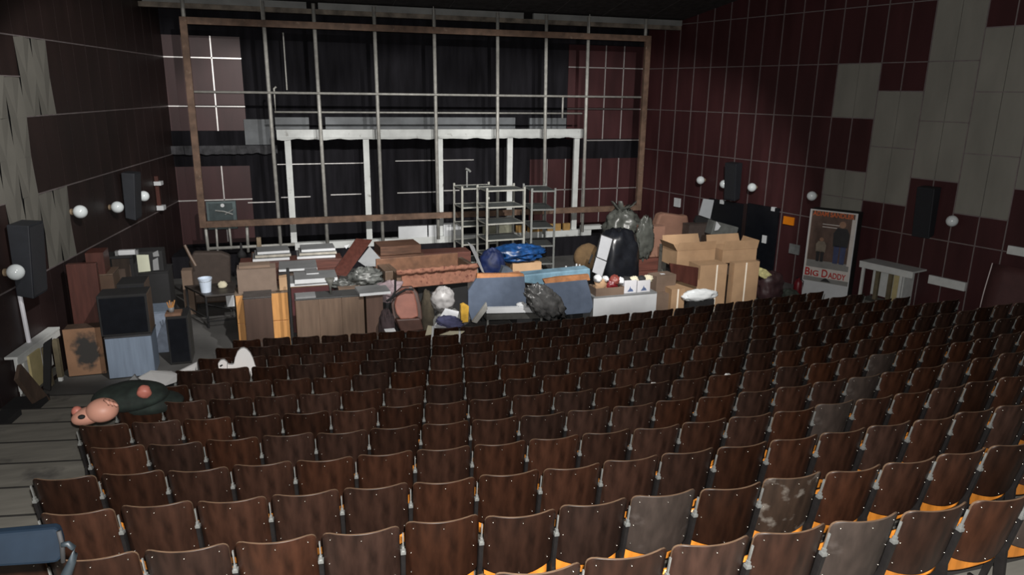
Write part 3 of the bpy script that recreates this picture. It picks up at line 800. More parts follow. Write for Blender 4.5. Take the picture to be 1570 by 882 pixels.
# tall black speaker at the right
x0, x1, _, z1 = span(257, 291, 486, 556, 14.15)
t = thing('loudspeaker_cabinet', 'tall narrow black loudspeaker with grey side standing alone on the grey floor', 'speaker', ((x0+x1)/2, 14.15, 0))
MB().box(x0, x1, 14.17, 14.75, .02, z1, [0, 1, 0, 0, 0, 0]).build('case', [BLACK, mat('grey_speaker_side', C(74, 73, 70), .7, var=.15)], t, bevel=.008)
bx(x0+.03, x1-.03, 14.155, 14.17, .06, z1-.04).build('grille', BLACKG, t)
for a in (x0+.05, x1-.05): bx(a-.02, a+.02, 14.3, 14.34, 0, .03).build('foot', BLACK, t)
xs0, xs1, _, _ = span(253, 278, 474, 480, 14.3)
tag(bx(xs0, xs1, 14.2, 14.5, z1, z1+.05).build('wood_offcut', mat('tan_offcut', C(104, 78, 62), .7), bevel=.006), 'tan wood offcut lying on the narrow black loudspeaker', 'wood')
t = thing('brush_pot', 'small jar of brown brushes on the tan wood offcut', 'jar', (xs0+.1, 14.35, z1+.05))
MB().lathe([(.0, 0), (.05, 0), (.055, .09), (.045, .09), (.04, .01), (0, .01)], (xs0+.1, 14.35, z1+.05), 12).build('jar', GREYL, t, smooth=True)
for k in range(4): MB().tube([(xs0+.1+.01*k-.02, 14.35, z1+.06), (xs0+.04+.045*k, 14.36, z1+.24+.03*(k % 2))], .012, 6).build('brush', WOR, t)
# work table with bucket
YT = 16.3
x0, x1 = P(314, 452, YT).x, P(362, 451, YT).x
zt = P(338, 452, YT).z
t = thing('work_table', 'dark-topped work table on black metal legs holding a pale blue bucket', 'table', ((x0+x1)/2-.1, 16.7, 0))
TL = Vector((x0-.5, 17.3, 0)); TR = Vector((x1-.05, 17.4, 0)); FL = Vector((x0, YT, 0)); FR = Vector((x1, YT+.05, 0))
top = [v+Vector((0, 0, zt-.04)) for v in (FL, FR, TR, TL)]
MB().prism(top, (0, 0, .04)).build('table_top', mat('dark_table_top', C(46, 42, 40), .5), t, bevel=.004)
for v in (FL, FR, TR, TL):
    cc = (FL+FR+TR+TL)/4; q = v+(cc-v)*.06
    MB().tube([(q.x, q.y, 0), (q.x, q.y, zt-.04)], .024, 8).build('leg', BLACK, t)
def mid(a, b, za, zb): return [(a.x, a.y, za), (b.x, b.y, zb)]
MB().tube(mid(FL, FR, .16, .16), .014, 6).tube(mid(FL, TL, .25, .25), .014, 6).tube(mid(FL, FR+(TR-FR)*.5, .55, .2), .012, 6).tube(mid(FR, TR, .3, .3), .014, 6).build('brace', BLACK, t)
c = P(316, 452, 16.55); bz = zt
t = thing('bucket', 'pale blue plastic bucket on the dark work table', 'bucket', (c.x, 16.62, bz))
rb = .13
MB().lathe([(0, 0), (rb*.8, 0), (rb*1.05, .3), (rb*1.13, .3), (rb*1.13, .32), (rb*.98, .32), (rb*.74, .02), (0, .02)], (c.x, 16.62, bz), 20).build('body', PALEBL, t, smooth=False)
MB().tube([(c.x-rb*1.1, 16.62, bz+.29)]+[(c.x-rb*1.1*math.cos(PI*k/8), 16.62-.13*math.sin(PI*k/8), bz+.29-.04*math.sin(PI*k/8)) for k in range(1, 8)]+[(c.x+rb*1.1, 16.62, bz+.29)], .006, 6).build('handle', GREYL, t)
p = P(341, 446, 16.8)
tag(MB().blob((p.x, 16.9, zt+.06), (.09, .07, .075), .3, 2, 4, 18, 12, 0, True, zt).build('crumpled_paper', CREAM, smooth=True), 'small crumpled cream wrapper on the dark table beside the bucket', 'paper')
panel_px('paper_sheet', 'white sheet propped behind the work table legs', 'paper', [(346, 454), (361, 452), (360, 470), (348, 471)], 17.2, WHITE, .02)
# armchair / dark chest behind the table
x0, x1, _, z1 = span(291, 351, 388, 430, 18.0)
t = thing('armchair', 'dark brown armchair back standing behind the bucket table', 'armchair', ((x0+x1)/2, 18.2, 0))
ARMD = mat('dull_brown_upholstery', C(54, 45, 40), .8, var=.15)
MB().prism([(x0+.05, 18, .35), (x1, 18, .35), (x1+.05, 18, z1-.1), (x1-.15, 18, z1), (x0+.1, 18, z1+.03), (x0-.02, 18, z1-.2)], (0, .25, 0)).build('backrest', ARMD, t, bevel=.05)
bx(x0, x1, 17.9, 18.8, .12, .45).build('seat', WDK, t, bevel=.05)
for a in (x0+.1, x1-.1):
    for b in (18.0, 18.7): MB().tube([(a, b, 0), (a, b, .13)], .03, 8).build('leg', BLACK, t)
tag(MB().tube([P(283, 376, 17.8), P(291, 392, 17.75), P(300, 408, 17.7)], .035, 8).build('wooden_stick', WMD), 'short brown stick leaning at the left of the dark armchair', 'stick')
x0, x1, z0, z1 = span(279, 295, 414, 428, 17.6)
carton('small_carton', 'small greyish carton at the left foot of the dark armchair', x0, x1, 17.5, 17.8, 0, z1, CARDD, closed=True)

# orange cabinet with brown one in front, carton on top
x0, x1, _, z1 = span(363, 443, 449, 515, 14.4)
zo = z1
t = thing('shelf_cabinet', 'orange pine cabinet standing partly behind a dark brown cabinet', 'cabinet', ((x0+x1)/2, 14.4, 0))
bx(x0, x1, 14.42, 14.9, 0, z1-.02).build('body', WOR, t, bevel=.004)
bx(x0-.01, x1+.01, 14.39, 14.91, z1-.02, z1).build('top', mat('dull_top', C(96, 84, 72), .7), t)
zl = P(440, 491, 14.4).z
for a, b in ((x0+.005, (x0+x1)/2-.004), ((x0+x1)/2+.004, x1-.005)):
    bx(a, b, 14.4, 14.42, zl+.01, z1-.03).build('door', WOR, t, bevel=.004)
    bx(a, b, 14.4, 14.42, .05, zl-.01).build('drawer', WOR, t, bevel=.004)
x0, x1, _, z1 = span(375, 418, 456, 513, 13.85)
cabinet('brown_cabinet', 'dark brown upright cabinet in front of the orange pine one', 'cabinet', x0, x1, 13.85, 14.35, 0, z1, WDK, mat('chocolate_veneer', C(64, 49, 42), .5, var=.12, scale=2, stretch=(6, 6, .6)), mat('dull_dark_top', C(52, 50, 50), .5), plinth=.03)
x0, x1, z0, z1 = span(364, 424, 413, 448, 14.45)
carton('flat_carton', 'grey-brown carton lying on top of the orange pine cabinet', x0, x1, 14.43, 14.88, zo, z1, mat('grey_brown_carton', C(100, 86, 76), .85, var=.08), closed=True)
xa, xb, _, zz = span(366, 414, 405, 412, 14.6)
tag(bx(xa, xb, 14.5, 14.85, z1+.01, z1+.06).build('folded_carton', CARDD, bevel=.004), 'flattened carton lying on the grey-brown carton', 'cardboard')
x0, x1, _, z1c = span(428, 441, 425, 441, 14.55)
carton('small_carton', 'small tan carton on the pine cabinet beside the grey-brown carton', x0, x1, 14.5, 14.75, zo, z1c, CARD, closed=True)
# black stand
c = P(445, 470, 13.9); zt_ = P(444, 411, 13.9).z
t = thing('metal_stand', 'thin black metal stand with one side arm beside the long brown cabinet', 'stand', (c.x, 13.9, 0))
MB().tube([(c.x, 13.9, .02), (c.x, 13.9, zt_)], .028, 8).build('pole', BLACK, t)
za = P(436, 419, 13.9).z; MB().tube([(c.x, 13.9, za), (P(427, 419, 13.9).x, 13.9, za-.02)], .02, 8).build('arm', BLACK, t)
bx(c.x-.2, c.x+.1, 13.8, 14.0, 0, .03).build('foot', BLACK, t, bevel=.01)
# long brown cabinet in two units
x0, x1, _, z1 = span(454, 559, 456, 512, 14.2)
t = cabinet('sideboard', 'long brown sideboard with a plain front nearest the front seats', 'sideboard', x0, x1, 14.2, 14.7, 0, z1, WMD, WMD, mat('dark_grey_top', C(54, 54, 54), .5), doors=3, plinth=.05)
xa, xb, _, zz = span(562, 588, 454, 512, 14.2)
cabinet('brown_cabinet', 'narrow brown cabinet at the right end of the long sideboard', 'cabinet', xa, xb, 14.2, 14.7, 0, z1+.0, WMD, mat('reddish_brown_veneer', C(80, 62, 54), .5, var=.15, scale=2, stretch=(6, 6, .6)), plinth=.05)
za = z1
xs, xe, _, _ = span(453, 484, 450, 457, 14.3)
slab('board_offcut', 'grey board offcut lying on the left end of the long sideboard', 'board', xs, xe, 14.25, 14.6, za, za+.03, GREYL, GREYL)
xs, xe, _, _ = span(550, 598, 450, 455, 14.15)
slab('shelf_board', 'white-edged grey board lying across the narrow brown cabinet', 'board', xs, xe, 14.12, 14.72, za, za+.055, GREYL, WHITE, rot=.05)
xs = P(491, 449, 14.4).x; 
t = thing('plastic_funnel', 'small dusty grey funnel standing on the long sideboard', 'funnel', (P(507, 447, 14.4).x, 14.45, za))
MB().lathe([(.0, 0), (.02, 0), (.025, .16), (.1, .32), (.095, .32), (.018, .16), (0, .16)], (P(507, 447, 14.4).x, 14.45, za), 12).build('cone', mat('dusty_plastic', C(78, 78, 74), .7), t, smooth=True)
# red-brown low chest + white board stack behind the sideboard
x0, x1, _, z1 = span(446, 520, 436, 455, 15.6)
cabinet('wooden_chest', 'low brown and red chest under the stack of white boards', 'chest', x0, x1, 15.5, 16.3, 0, z1, mat('amber_brown', C(92, 68, 48), .6, var=.3), mat('dull_red_board', C(64, 28, 30), .6), plinth=.0)
zc = z1; k = 0
for (a, b, dy, th, lab) in ((445, 505, 0, .07, 'lowest white board of the stack on the low brown chest'), (452, 518, -.06, .09, 'thick grey-topped white board in the middle of the stack'), (470, 489, .35, .02, 'narrow white strip on the grey-topped board stack')):
    xs, xe, _, _ = span(a, b, 430, 437, 15.5+dy)
    slab('white_board', lab, 'board', xs, xe, 15.5+dy, 16.2+dy*.5, zc, zc+th, GREYL, WHITE, rot=.03*(k-1)); zc += th+.002; k += 1
xs, xe, _, _ = span(428, 487, 405, 420, 16.4)
slab('grey_board', 'wide grey board with white ends behind the black stand', 'board', xs, xe, 16.35, 17.2, zc-.05, zc, GREYL, WHITE, rot=-.02)
bx(xs+.1, xe-.1, 16.45, 17.1, 0, zc-.05).build('board_trestle', WDK); tag(bpy.data.objects['board_trestle'], 'dark trestle box carrying the wide grey board', 'trestle')

# timber pile under the pipe lattice, left half
zb_ = 0.
xs, xe = P(412, 405, 17.6).x, P(512, 400, 17.6).x
zt_ = P(460, 399, 17.6).z
n = 5; hh = zt_/n
for k in range(n):
    nm = ['lowest', 'second lowest', 'middle', 'second highest', 'top'][k]
    T = rotz(((xs+xe)/2, 17.9, 0), .02*(k % 3-1))
    MBx = MB().box(xs-.4-.06*k, xe+.05*k, 17.55+.03*(k % 2), 18.2, hh*k, hh*(k+1)-.006, 0, T)
    tag(MBx.build('timber_plank', PLANKR, bevel=.006), '%s long reddish plank of the left timber pile' % nm, 'plank', 'planks in the left timber pile')
zp = zt_
for j, (a, b, yt_) in enumerate(((387, 443, 0), (455, 513, 1))):
    xs, xe, _, _ = span(a, b, 383, 394, 18.0)
    for k in range(3):
        lab = '%s white board of the %s stack on the left timber pile' % (['lowest', 'middle', 'top'][k], ['left', 'right'][j])
        slab('white_board', lab, 'board', xs+.05*k, xe+.03*(k % 2), 17.7+.04*k, 18.4, zp+.075*k, zp+.075*k+.06, GREYL, WHITE if k != 1 else mat('off_white_edge', C(150, 146, 136), .6), rot=.02*(k-1)+(.03 if j == 0 else 0), group='white boards on the left timber pile')
bx(P(385, 398, 18.0).x, P(445, 398, 18).x, 18.2, 18.9, 0, zp-.02).build('timber_block', PLANK); tag(bpy.data.objects['timber_block'], 'rough dark timber block behind the left timber pile', 'timber')
t = thing('black_statuette', 'small black pointed stand before the left end of the pipe lattice', 'stand', (P(371, 395, 19.5).x, 19.5, 0))
p = P(371, 395, 19.5); MB().lathe([(0, 0), (.2, 0), (.18, .1), (.07, .2), (.08, p.z), (.12, p.z+.02), (.1, p.z+.12), (.03, p.z+.2), (.03, p.z+.36), (0, p.z+.4)], (p.x, 19.5, 0), 12).build('body', BLACK, t, smooth=True)
# leaning red panel and tilted grey square
panel_px('red_board', 'dark red board leaning at a slant before the timber piles', 'board', [(508, 421), (531, 424), (571, 368), (546, 366)], [16.3, 16.3, 17.3, 17.3], WRD, .04)
panel_px('grey_square', 'pale grey square board tilted on its corner behind the clear plastic bag', 'board', [(549, 401), (561, 409), (594, 408), (567, 378)], [16.5, 16.3, 16.3, 16.9], mat('pale_grey_board', C(128, 130, 132), .6, var=.05), .03)
panel_px('grey_square', 'small white board tip showing left of the leaning red board', 'board', [(527, 377), (536, 375), (531, 382)], 17.6, WHITE, .03)
# props for tilted boards: dark heap of rubbish under them
tag(MB().blob((P(560, 430, 15.9).x, 15.98, .42), (.42, .3, .6), .25, 2.5, 3, 44, 26, 0, True, 0).build('rubbish_heap', DGREEN, smooth=True), 'heap of dark green rags below the clear plastic bag', 'rags')
c = P(566, 423, 15.6); bag('plastic_bag', 'crumpled clear plastic bag on the dark green rags', (c.x-.08, 15.42, c.z), (.27, .18, .17), CLEARBAG, .5, 2.8, 5)
c = P(548, 432, 15.6); bag('plastic_bag', 'small dusty clear bag at the left of the dark green rags', (c.x-.3, 15.45, c.z), (.2, .12, .09), CLEARBAG, .5, 2.8, 9)
xs, xe = P(525, 440, 15.3).x, P(552, 440, 15.3).x; zz = P(540, 437, 15.3).z
carton('flat_carton', 'flat dusty grey carton between sideboard and dark rags', xs-.1, xe+.1, 15.1, 15.5, 0, zz-.02, CARDD, closed=True)
# right timber pile
xs, xe = P(560, 395, 17.5).x, P(655, 388, 17.5).x
zt_ = P(620, 377, 17.5).z; n = 6; hh = zt_/n
for k in range(n):
    nm = ['lowest', 'second lowest', 'third', 'fourth', 'second highest', 'top'][k]
    T = rotz(((xs+xe)/2, 17.9, 0), .05+.025*(k % 3-1))
    tag(MB().box(xs+.07*k, xe-.08*(k % 3), 17.5+.05*(k % 2), 18.3, hh*k, hh*(k+1)-.012, 0, T).build('timber_plank', PLANK, bevel=.006), '%s brown board of the right timber pile' % nm, 'plank', 'boards in the right timber pile')
xs, xe = P(650, 395, 18.6).x, P(700, 390, 18.6).x; zz = P(670, 388, 18.6).z
for k in range(2):
    tag(MB().box(xs, xe+.4, 18.6, 19.2, zz*k/2, zz*(k+1)/2-.01).build('timber_plank', PLANKR, bevel=.006), '%s dark board pile block left of the metal shelving' % ['lower', 'upper'][k], 'plank')
# white boards on the sill
for a, b, c_, d, lab in ((610, 654, 345, 362, 'long white board standing on the sill behind the pipes'), (656, 670, 344, 360, 'short white board beside the long one on the sill'), (679, 706, 341, 359, 'white board on the sill left of the metal shelving')):
    x0, x1, _, z1 = span(a, b, c_, d, YS+.02)
    tag(bx(x0, x1, YS-.095, YS-.015, zst-.02, z1).build('white_board', WHITE, bevel=.004), lab, 'board')
x0, x1, _, z1 = span(738, 785, 344, 357, YS+.1)
tag(bx(x0, x1, YS-.095, YS-.015, zst-.02, z1).build('cream_board', mat('cream_board', C(120, 120, 104), .7), bevel=.004), 'cream board standing on the sill behind the metal shelving', 'board')
for a, b, lab in ((790, 806, 'tan carton on the sill at the left of the row'), (808, 836, 'long tan carton on the sill behind the shelving'), (838, 860, 'tan carton near the right end of the sill'), (862, 874, 'small yellow-brown carton at the last upright of the sill')):
    x0, x1, _, z1 = span(a, b, 341, 352, YS-.05)
    carton('small_carton', lab, x0+.02, x1-.02, YS-.1, YS-.005, zst-.02, zst+.2, mat('ochre_carton', C(138, 108, 62), .8), closed=True, group='cartons on the sill')
# ------------------------------------------------------------------ metal shelving units
def shelving(label, x0, x1, y0, y1, z1, nsh, rot, posts='', mm=None):
    c = Vector(((x0+x1)/2, (y0+y1)/2, 0)); T = rotz(c, rot)
    t = thing('metal_shelving', label, 'shelving', c, 'grey metal shelving units on the stage')
    for x in (x0, x1):
        for y in (y0, y1): bx(x-.028, x+.028, y-.02, y+.02, 0, z1+.06, T).build('post', mm, t)
    for k in range(nsh):
        z = z1-.03-(z1-.35)*k/(nsh-1)
        s_ = bx(x0, x1, y0-.01, y1+.01, z, z+.012, T).build('shelf', SHGREY, t)
        b = MB().box(x0, x1, y0-.028, y0-.01, z-.012, z+.028, 0, T).box(x0, x1, y1+.01, y1+.028, z-.012, z+.028, 0, T).box(x0-.008, x0+.004, y0, y1, z-.012, z+.02, 0, T).box(x1-.004, x1+.008, y0, y1, z-.012, z+.02, 0, T)
        b.build('shelf_edge', mm, s_)
    return t
SHGREY = mat('shelf_grey_paint', C(64, 68, 68), .5, .2, var=.2)
SHM = mat('shelf_post_grey', C(140, 140, 134), .5, .2, var=.15); SHM2 = mat('shelf_post_dim', C(108, 110, 108), .5, .2, var=.15)
Ya = 19.6
x0, x1 = P(707, 330, Ya).x, P(762, 328, Ya).x; zA = P(735, 288, Ya).z
shelving('left metal shelving unit with a small clamp stand on top', x0, x1, Ya, Ya+.75, zA, 5, .06, '', SHM)
Yb_ = 18.3
x0, x1 = P(745, 330, Yb_).x, P(803, 328, Yb_).x; zB_ = P(774, 291, Yb_).z
shelving('middle metal shelving unit standing nearest the blue bags', x0, x1, Yb_, Yb_+.8, zB_, 6, .05, '', SHM)
Yc = 18.9
x0, x1 = P(819, 330, Yc).x, P(853, 328, Yc).x; zC = P(837, 292, Yc).z
shelving('right dimmer metal shelving unit turned toward the front', x0, x1, Yc, Yc+1.1, zC, 5, -.12, '', SHM2)
p = P(716, 285, Ya+.3); zq = zA
t = thing('clamp_stand', 'small white rod with clamp head on the left shelving unit', 'stand', (p.x, Ya+.3, zA-.0))
ztp = P(716, 262, Ya+.3).z
MB().tube([(p.x, Ya+.3, zA-.015), (p.x, Ya+.3, ztp)], .024, 8).build('rod', ZINC, t)
MB().tube([(p.x-.04, Ya+.3, ztp+.06), (p.x+.05, Ya+.3, ztp+.02), (p.x+.1, Ya+.3, ztp-.03)], .035, 8).build('clamp_head', SHM2, t)

# ================================================================== middle heap
# floral sofa base
YA = 14.9
x0, x1 = P(616, 428, YA).x, P(736, 420, YA).x
zt_ = P(676, 416, YA).z; zb_ = P(676, 439, YA).z
c = Vector(((x0+x1)/2, YA+.4, 0))
T = rotz((x0, YA, 0), .10)
t = thing('sofa_base', 'upturned sofa base with salmon floral band and brown boxed inside', 'sofa', (c.x, c.y, zb_))
mfl = MB().box(x0, x1, YA, YA+.05, zb_, zt_, 0, T); mfl.build('floral_band', FLORAL, t, bevel=.02)
mp = MB(); N_ = 26
mp.tube([T @ Vector((x0-.12+(x1-x0+.16)*k/N_, YA-.03, zt_+.035+.008*math.sin(k*2.3))) for k in range(N_+1)], [.055*(1+.18*math.sin(k*1.9)) for k in range(N_+1)], 10).build('rolled_edge', FLORAL, t, smooth=True)
bx(x0-.05, x1-.1, YA+.05, YA+.95, zb_+.05, zb_+.12, T).build('slat_bed', WDK, t)
bx(x0-.1, x0+.0, YA+.03, YA+1.0, zb_, zt_+.0, T).build('side_board', WMD, t, bevel=.01)
bx(x1-.1, x1, YA+.05, YA+1.0, zb_, zt_+.02, T).build('side_board', WMD, t, bevel=.01)
bx(x0-.3, x1-.1, YA+1.0, YA+1.06, zb_, zt_+.12, T).build('back_board', mat('tan_board_edge', C(100, 70, 52), .6, var=.3), t, bevel=.01)
bx(x0-.28, x0-.1, YA+.3, YA+1.0, zb_, zt_, T).build('arm_board', WMD, t, bevel=.01)
bx(x0+.4, x1-.2, YA+.3, YA+.95, 0, zb_-.01).build('black_crate', BLACK, bevel=.01); tag(bpy.data.objects['black_crate'], 'low black crate under the upturned floral sofa base', 'crate')
# fallen brown chair
c = P(630, 468, 13.75)
t = thing('upholstered_chair', 'worn brown upholstered chair tipped back before the floral sofa base', 'chair', (c.x, 13.9, 0))
pts = [(611, 452), (616, 436+8), (624, 441), (636, 445), (641, 462), (646, 484), (640, 489), (611, 489), (606, 480)]
pts = [(608, 482), (605, 470), (609, 456), (616, 446), (628, 444), (636, 452), (640, 468), (642, 486), (630, 490), (614, 490)]
q = [P(a, b, 13.72+.004*(490-b)) for a, b in pts]
MB().prism(q, (0, .12, .03)).build('back_pad', LEATHER, t, bevel=.03)
MB().prism([P(a, b, 13.86+.004*(490-b)) for a, b in [(603, 488), (600, 468), (606, 450), (616, 441), (632, 440), (641, 450), (646, 470), (648, 488), (640, 504), (612, 506)]], (0, .06, .02)).build('wooden_shell', LEATHD, t, bevel=.02)
MB().prism([P(a, b, 13.68) for a, b in [(607, 490), (645, 488), (650, 506), (616, 512)]], (0, .35, -.05)).build('seat', LEATHD, t, bevel=.03)
mb = MB(); mb.tube([P(593, 462, 13.95), P(608, 452, 13.85), P(622, 444, 13.8), P(634, 444, 13.8)], .025, 8); mb.build('armrest', BLACK, t)
mb = MB(); mb.tube([P(606, 430, 14.2), P(606, 447, 13.95), P(598, 462, 13.9)], .022, 8); mb.build('armrest', BLACK, t)
for a, b in ((612, 512), (642, 505)): 
    p = P(a, b, 13.75); MB().tube([p, (p.x, 13.9, 0)], .025, 8).build('leg', BLACK, t)
tag(MB().blob((P(593, 480, 13.9).x, 13.9, .35), (.15, .2, .42), .25, 2.5, 14, 30, 20, 0, True, 0).build('dark_coat', mat('dark_plum_cloth', C(44, 34, 36), .9, var=.4), smooth=True), 'dark plum coat heaped at the left of the brown chair', 'coat')
tag(MB().blob((P(590, 452, 14.55).x+.15, 14.75, .95), (.3, .15, .2), .4, 2.5, 15, 26, 18, 0, True).build('pink_cloth', mat('dusty_pink_cloth', C(122, 108, 112), .9, var=.4), smooth=True), 'dusty pink and white cloth showing between cabinet and brown chair', 'cloth')
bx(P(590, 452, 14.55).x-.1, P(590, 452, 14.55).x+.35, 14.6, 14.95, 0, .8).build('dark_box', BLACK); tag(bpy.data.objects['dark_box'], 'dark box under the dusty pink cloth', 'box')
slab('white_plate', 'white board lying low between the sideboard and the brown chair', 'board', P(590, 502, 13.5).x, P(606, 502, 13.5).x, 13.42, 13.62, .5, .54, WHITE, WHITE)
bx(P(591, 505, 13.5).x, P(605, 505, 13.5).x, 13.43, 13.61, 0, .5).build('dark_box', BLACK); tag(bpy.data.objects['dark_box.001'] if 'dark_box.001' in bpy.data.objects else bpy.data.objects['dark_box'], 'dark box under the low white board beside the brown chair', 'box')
# white plastic bag with dark things
c = P(680, 460, 14.1)
bag('plastic_bag', 'bulging white plastic bag with red print beneath the floral band', (c.x, 14.15, c.z), (.23, .2, .24), WBAG, .16, 2.2, 2)
tag(MB().blob((P(690, 480, 14.2).x-.05, 14.2, .3), (.3, .22, .34), .18, 2.4, 22, 30, 20, 0, True, 0).build('grey_blanket', mat('grey_wool', C(86, 86, 84), .95, var=.3), smooth=True), 'grey blanket bundled under the white plastic bag', 'blanket')
tag(MB().blob((P(656, 465, 14.2).x, 14.3, .5), (.13, .2, .5), .2, 2.4, 23, 26, 18, 0, True, 0).build('dark_coat', mat('olive_dark_cloth', C(52, 46, 36), .95, var=.4), smooth=True), 'dark olive coat stuffed right of the brown chair', 'coat')
# paper boards + blue cloth on the front seat row
x0, y0, z0, a0 = SEATS[(8, 10)]
def topz(k, ri): return SEATS[(k, ri)][2]+.85
panel_px('white_card', 'white card propped behind the front row of seats', 'card', [(664, 503), (683, 473), (704, 478), (697, 503)], [13.0, 13.6, 13.6, 13.0], mat('white_card', C(188, 190, 194), .7, var=.03), .02)
tag(MB().blob(P(690, 494, 12.95)+Vector((0, .0, 0)), (.22, .1, .09), .35, 2.5, 31, 30, 18, 0, True, None, Matrix.Rotation(.25, 4, 'Y')).build('blue_cloth', BLUEC, smooth=True), 'slate blue cloth crumpled on the white card behind the front row', 'cloth')
o = panel_px('yellow_folder', 'ochre folder standing right of the slate blue cloth', 'folder', [(707, 495), (707, 468), (712, 466), (719, 470), (718, 494)], 13.5, YEL, .1)
panel_px('paper_strip', 'cream paper strip hung over the front row beside a white rod', 'paper', [(652, 515), (656, 499), (666, 501), (664, 513)], 12.33, CREAM, .02)
def rod(px0, px1, Y, lab, r=.022):
    tag(MB().tube([P(*px0, Y), P(*px1, Y-.05)], r, 8).build('white_rod', WHITE), lab, 'rod')
rod((664, 500), (662, 529), 12.33, 'white rod beside the cream paper strip on the front row')
rod((705, 508), (704, 525), 12.33, 'white rod at the right end of the pale paper on the front row')
panel_px('paper_sheet', 'pale folded paper lying on the backrest edge of the front row', 'paper', [(674, 514), (690, 508), (713, 508), (708, 512), (692, 514)], 12.33, CREAM, .03)
# blue-grey upholstered screens with wood caps
def screen(label, pts, Y, tops, wood=True):
    c = P(sum(p[0] for p in pts)/len(pts), max(p[1] for p in pts), Y)
    t = thing('acoustic_screen', label, 'screen', c, 'blue-grey felt screens behind the front row')
    MB().prism([P(a, b, Y-.0+.003*(490-b)) for a, b in pts], (0, .07, 0)).build('felt_face', BLUEF, t, bevel=.012)
    if wood:
        MB().prism([P(a, b, Y+.01+.003*(490-b)) for a, b in tops], (0, .09, 0)).build('wood_cap', mat('orange_brown_cap', C(146, 98, 62), .6, var=.3), t, bevel=.006)
    return t
screen('left blue-grey felt screen with chamfered corner behind the front row', [(724, 494), (718, 476), (718, 447), (731, 427), (804, 424), (808, 462), (806, 470), (745, 473)], 13.55, [(731, 427), (732, 420), (803, 420), (804, 425)])
screen('right blue-grey felt screen with a ragged edge behind the front row', [(858, 484), (846, 462), (832, 445), (836, 435), (900, 429), (905, 446), (910, 470), (905, 480)], 13.35, [(836, 435), (833, 429), (856, 425), (903, 421), (905, 430)])
# white frame leaning before the left screen
t = thing('slanted_trestle', 'slanted white wooden trestle before the left felt screen', 'frame', P(745, 490, 13.2))
MB().prism([P(724, 494, 13.2), P(731, 496, 13.2), P(748, 474, 13.2), P(746, 464, 13.2)], (0, .06, 0)).build('slanted_board', mat('grey_white_board', C(150, 150, 146), .6, var=.15), t, bevel=.004)
MB().prism([P(746, 473, 13.2), P(746, 481, 13.2), P(836, 479, 13.2), P(828, 471, 13.2)], (0, .12, 0)).build('cross_board', WHITE, t, bevel=.004)
MB().prism([P(746, 482, 13.22), P(746, 491, 13.22), P(838, 488, 13.22), P(838, 480, 13.22)], (0, .2, 0)).build('lower_shelf', mat('dim_shelf', C(56, 56, 54), .7), t)
for a in (748, 830): 
    p = P(a, 488, 13.3); MB().tube([p, (p.x, 13.35, 0)], .025, 8).build('leg', ZINC, t)
c = P(838, 460, 13.25); tag(MB().blob((c.x-.1, 13.05, c.z), (.38, .09, .2), .45, 2.4, 41, 44, 28, 0, True, None, Matrix.Rotation(.72, 4, 'Y')).build('refuse_bag', mat('grey_black_film', C(66, 66, 66), .3, var=.5, scale=7), smooth=True), 'grey-black plastic sack draped between the two felt screens', 'bag')
for a, b, k in ((822, 467, 0), (800, 468, 1)):
    p = P(a, b, 13.3); tag(MB().blob(p, (.09, .06, .05), .4, 2.5, 50+k, 16, 10, 0, True).build('paper_scrap', WHITE, smooth=True), ['white paper scrap at the foot of the grey-black sack', 'white paper scrap right of the left felt screen'][k], 'paper')
# pale blue filmed board behind screens
Yp = 14.5
x0, x1 = P(768, 432, Yp).x, P(905, 420, Yp).x
pts = [(770, 430), (842, 440), (905, 428), (905, 411), (790, 421), (770, 425)]
t = thing('wrapped_board', 'long board wrapped in pale blue film behind the felt screens', 'board', P(840, 436, Yp))
MB().prism([P(a, b, Yp) for a, b in [(804, 434), (832, 437), (905, 428), (905, 412), (804, 422)]], (0, .35, 0)).build('film', SKYB, t, bevel=.02)
MB().prism([P(a, b, Yp) for a, b in [(770, 430), (803, 434), (803, 421), (772, 426)]], (0, .35, 0)).build('bare_end', mat('bare_tan_end', C(140, 100, 76), .7), t, bevel=.01)
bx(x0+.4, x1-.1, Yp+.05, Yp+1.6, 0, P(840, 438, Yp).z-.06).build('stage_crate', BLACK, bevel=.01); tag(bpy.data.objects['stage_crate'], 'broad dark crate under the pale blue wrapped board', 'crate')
zcr = P(840, 438, Yp).z-.06
# bags on it
xc = P(754, 404, 15.3); 
bag('refuse_sack', 'navy blue plastic sack behind the left felt screen', (xc.x+.03, 15.38, xc.z-.1), (.28, .22, .38), NAVY, .16, 2.0, 6, cat='bag')
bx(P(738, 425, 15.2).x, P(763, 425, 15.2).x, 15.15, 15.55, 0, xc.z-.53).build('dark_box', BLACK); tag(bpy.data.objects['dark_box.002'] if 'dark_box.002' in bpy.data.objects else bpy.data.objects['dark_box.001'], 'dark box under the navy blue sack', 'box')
panel_px('white_edged_board', 'thin grey board with bright edge leaning left of the navy sack', 'board', [(739, 417), (743, 419), (727, 378), (717, 371)], [14.85, 14.85, 15.2, 15.2], GREYL, .03)
panel_px('grey_wedge', 'grey board wedge lying right of the navy sack', 'board', [(768, 420), (790, 420), (782, 411), (772, 409)], 15.0, mat('slate_board', C(66, 74, 84), .6), .2)
zc = zcr
x0, x1, _, z1 = span(785, 829, 403, 413, 15.6)
carton('flat_carton', 'flat tan carton under the bright blue plastic film', x0, x1, 15.55, 16.05, zc, max(zc+.12, z1), CARD, closed=True)
c = P(795, 400, 15.7); tag(MB().blob((c.x, 15.8, max(zc+.12, z1)+.19), (.48, .25, .15), .5, 2.2, 61, 44, 24, 0, True).build('blue_film', BLUEP, smooth=True), 'bright blue plastic film heaped on the flat tan carton', 'plastic film')
x0, x1, z0, z1 = span(834, 856, 401, 410, 15.4)
T = None
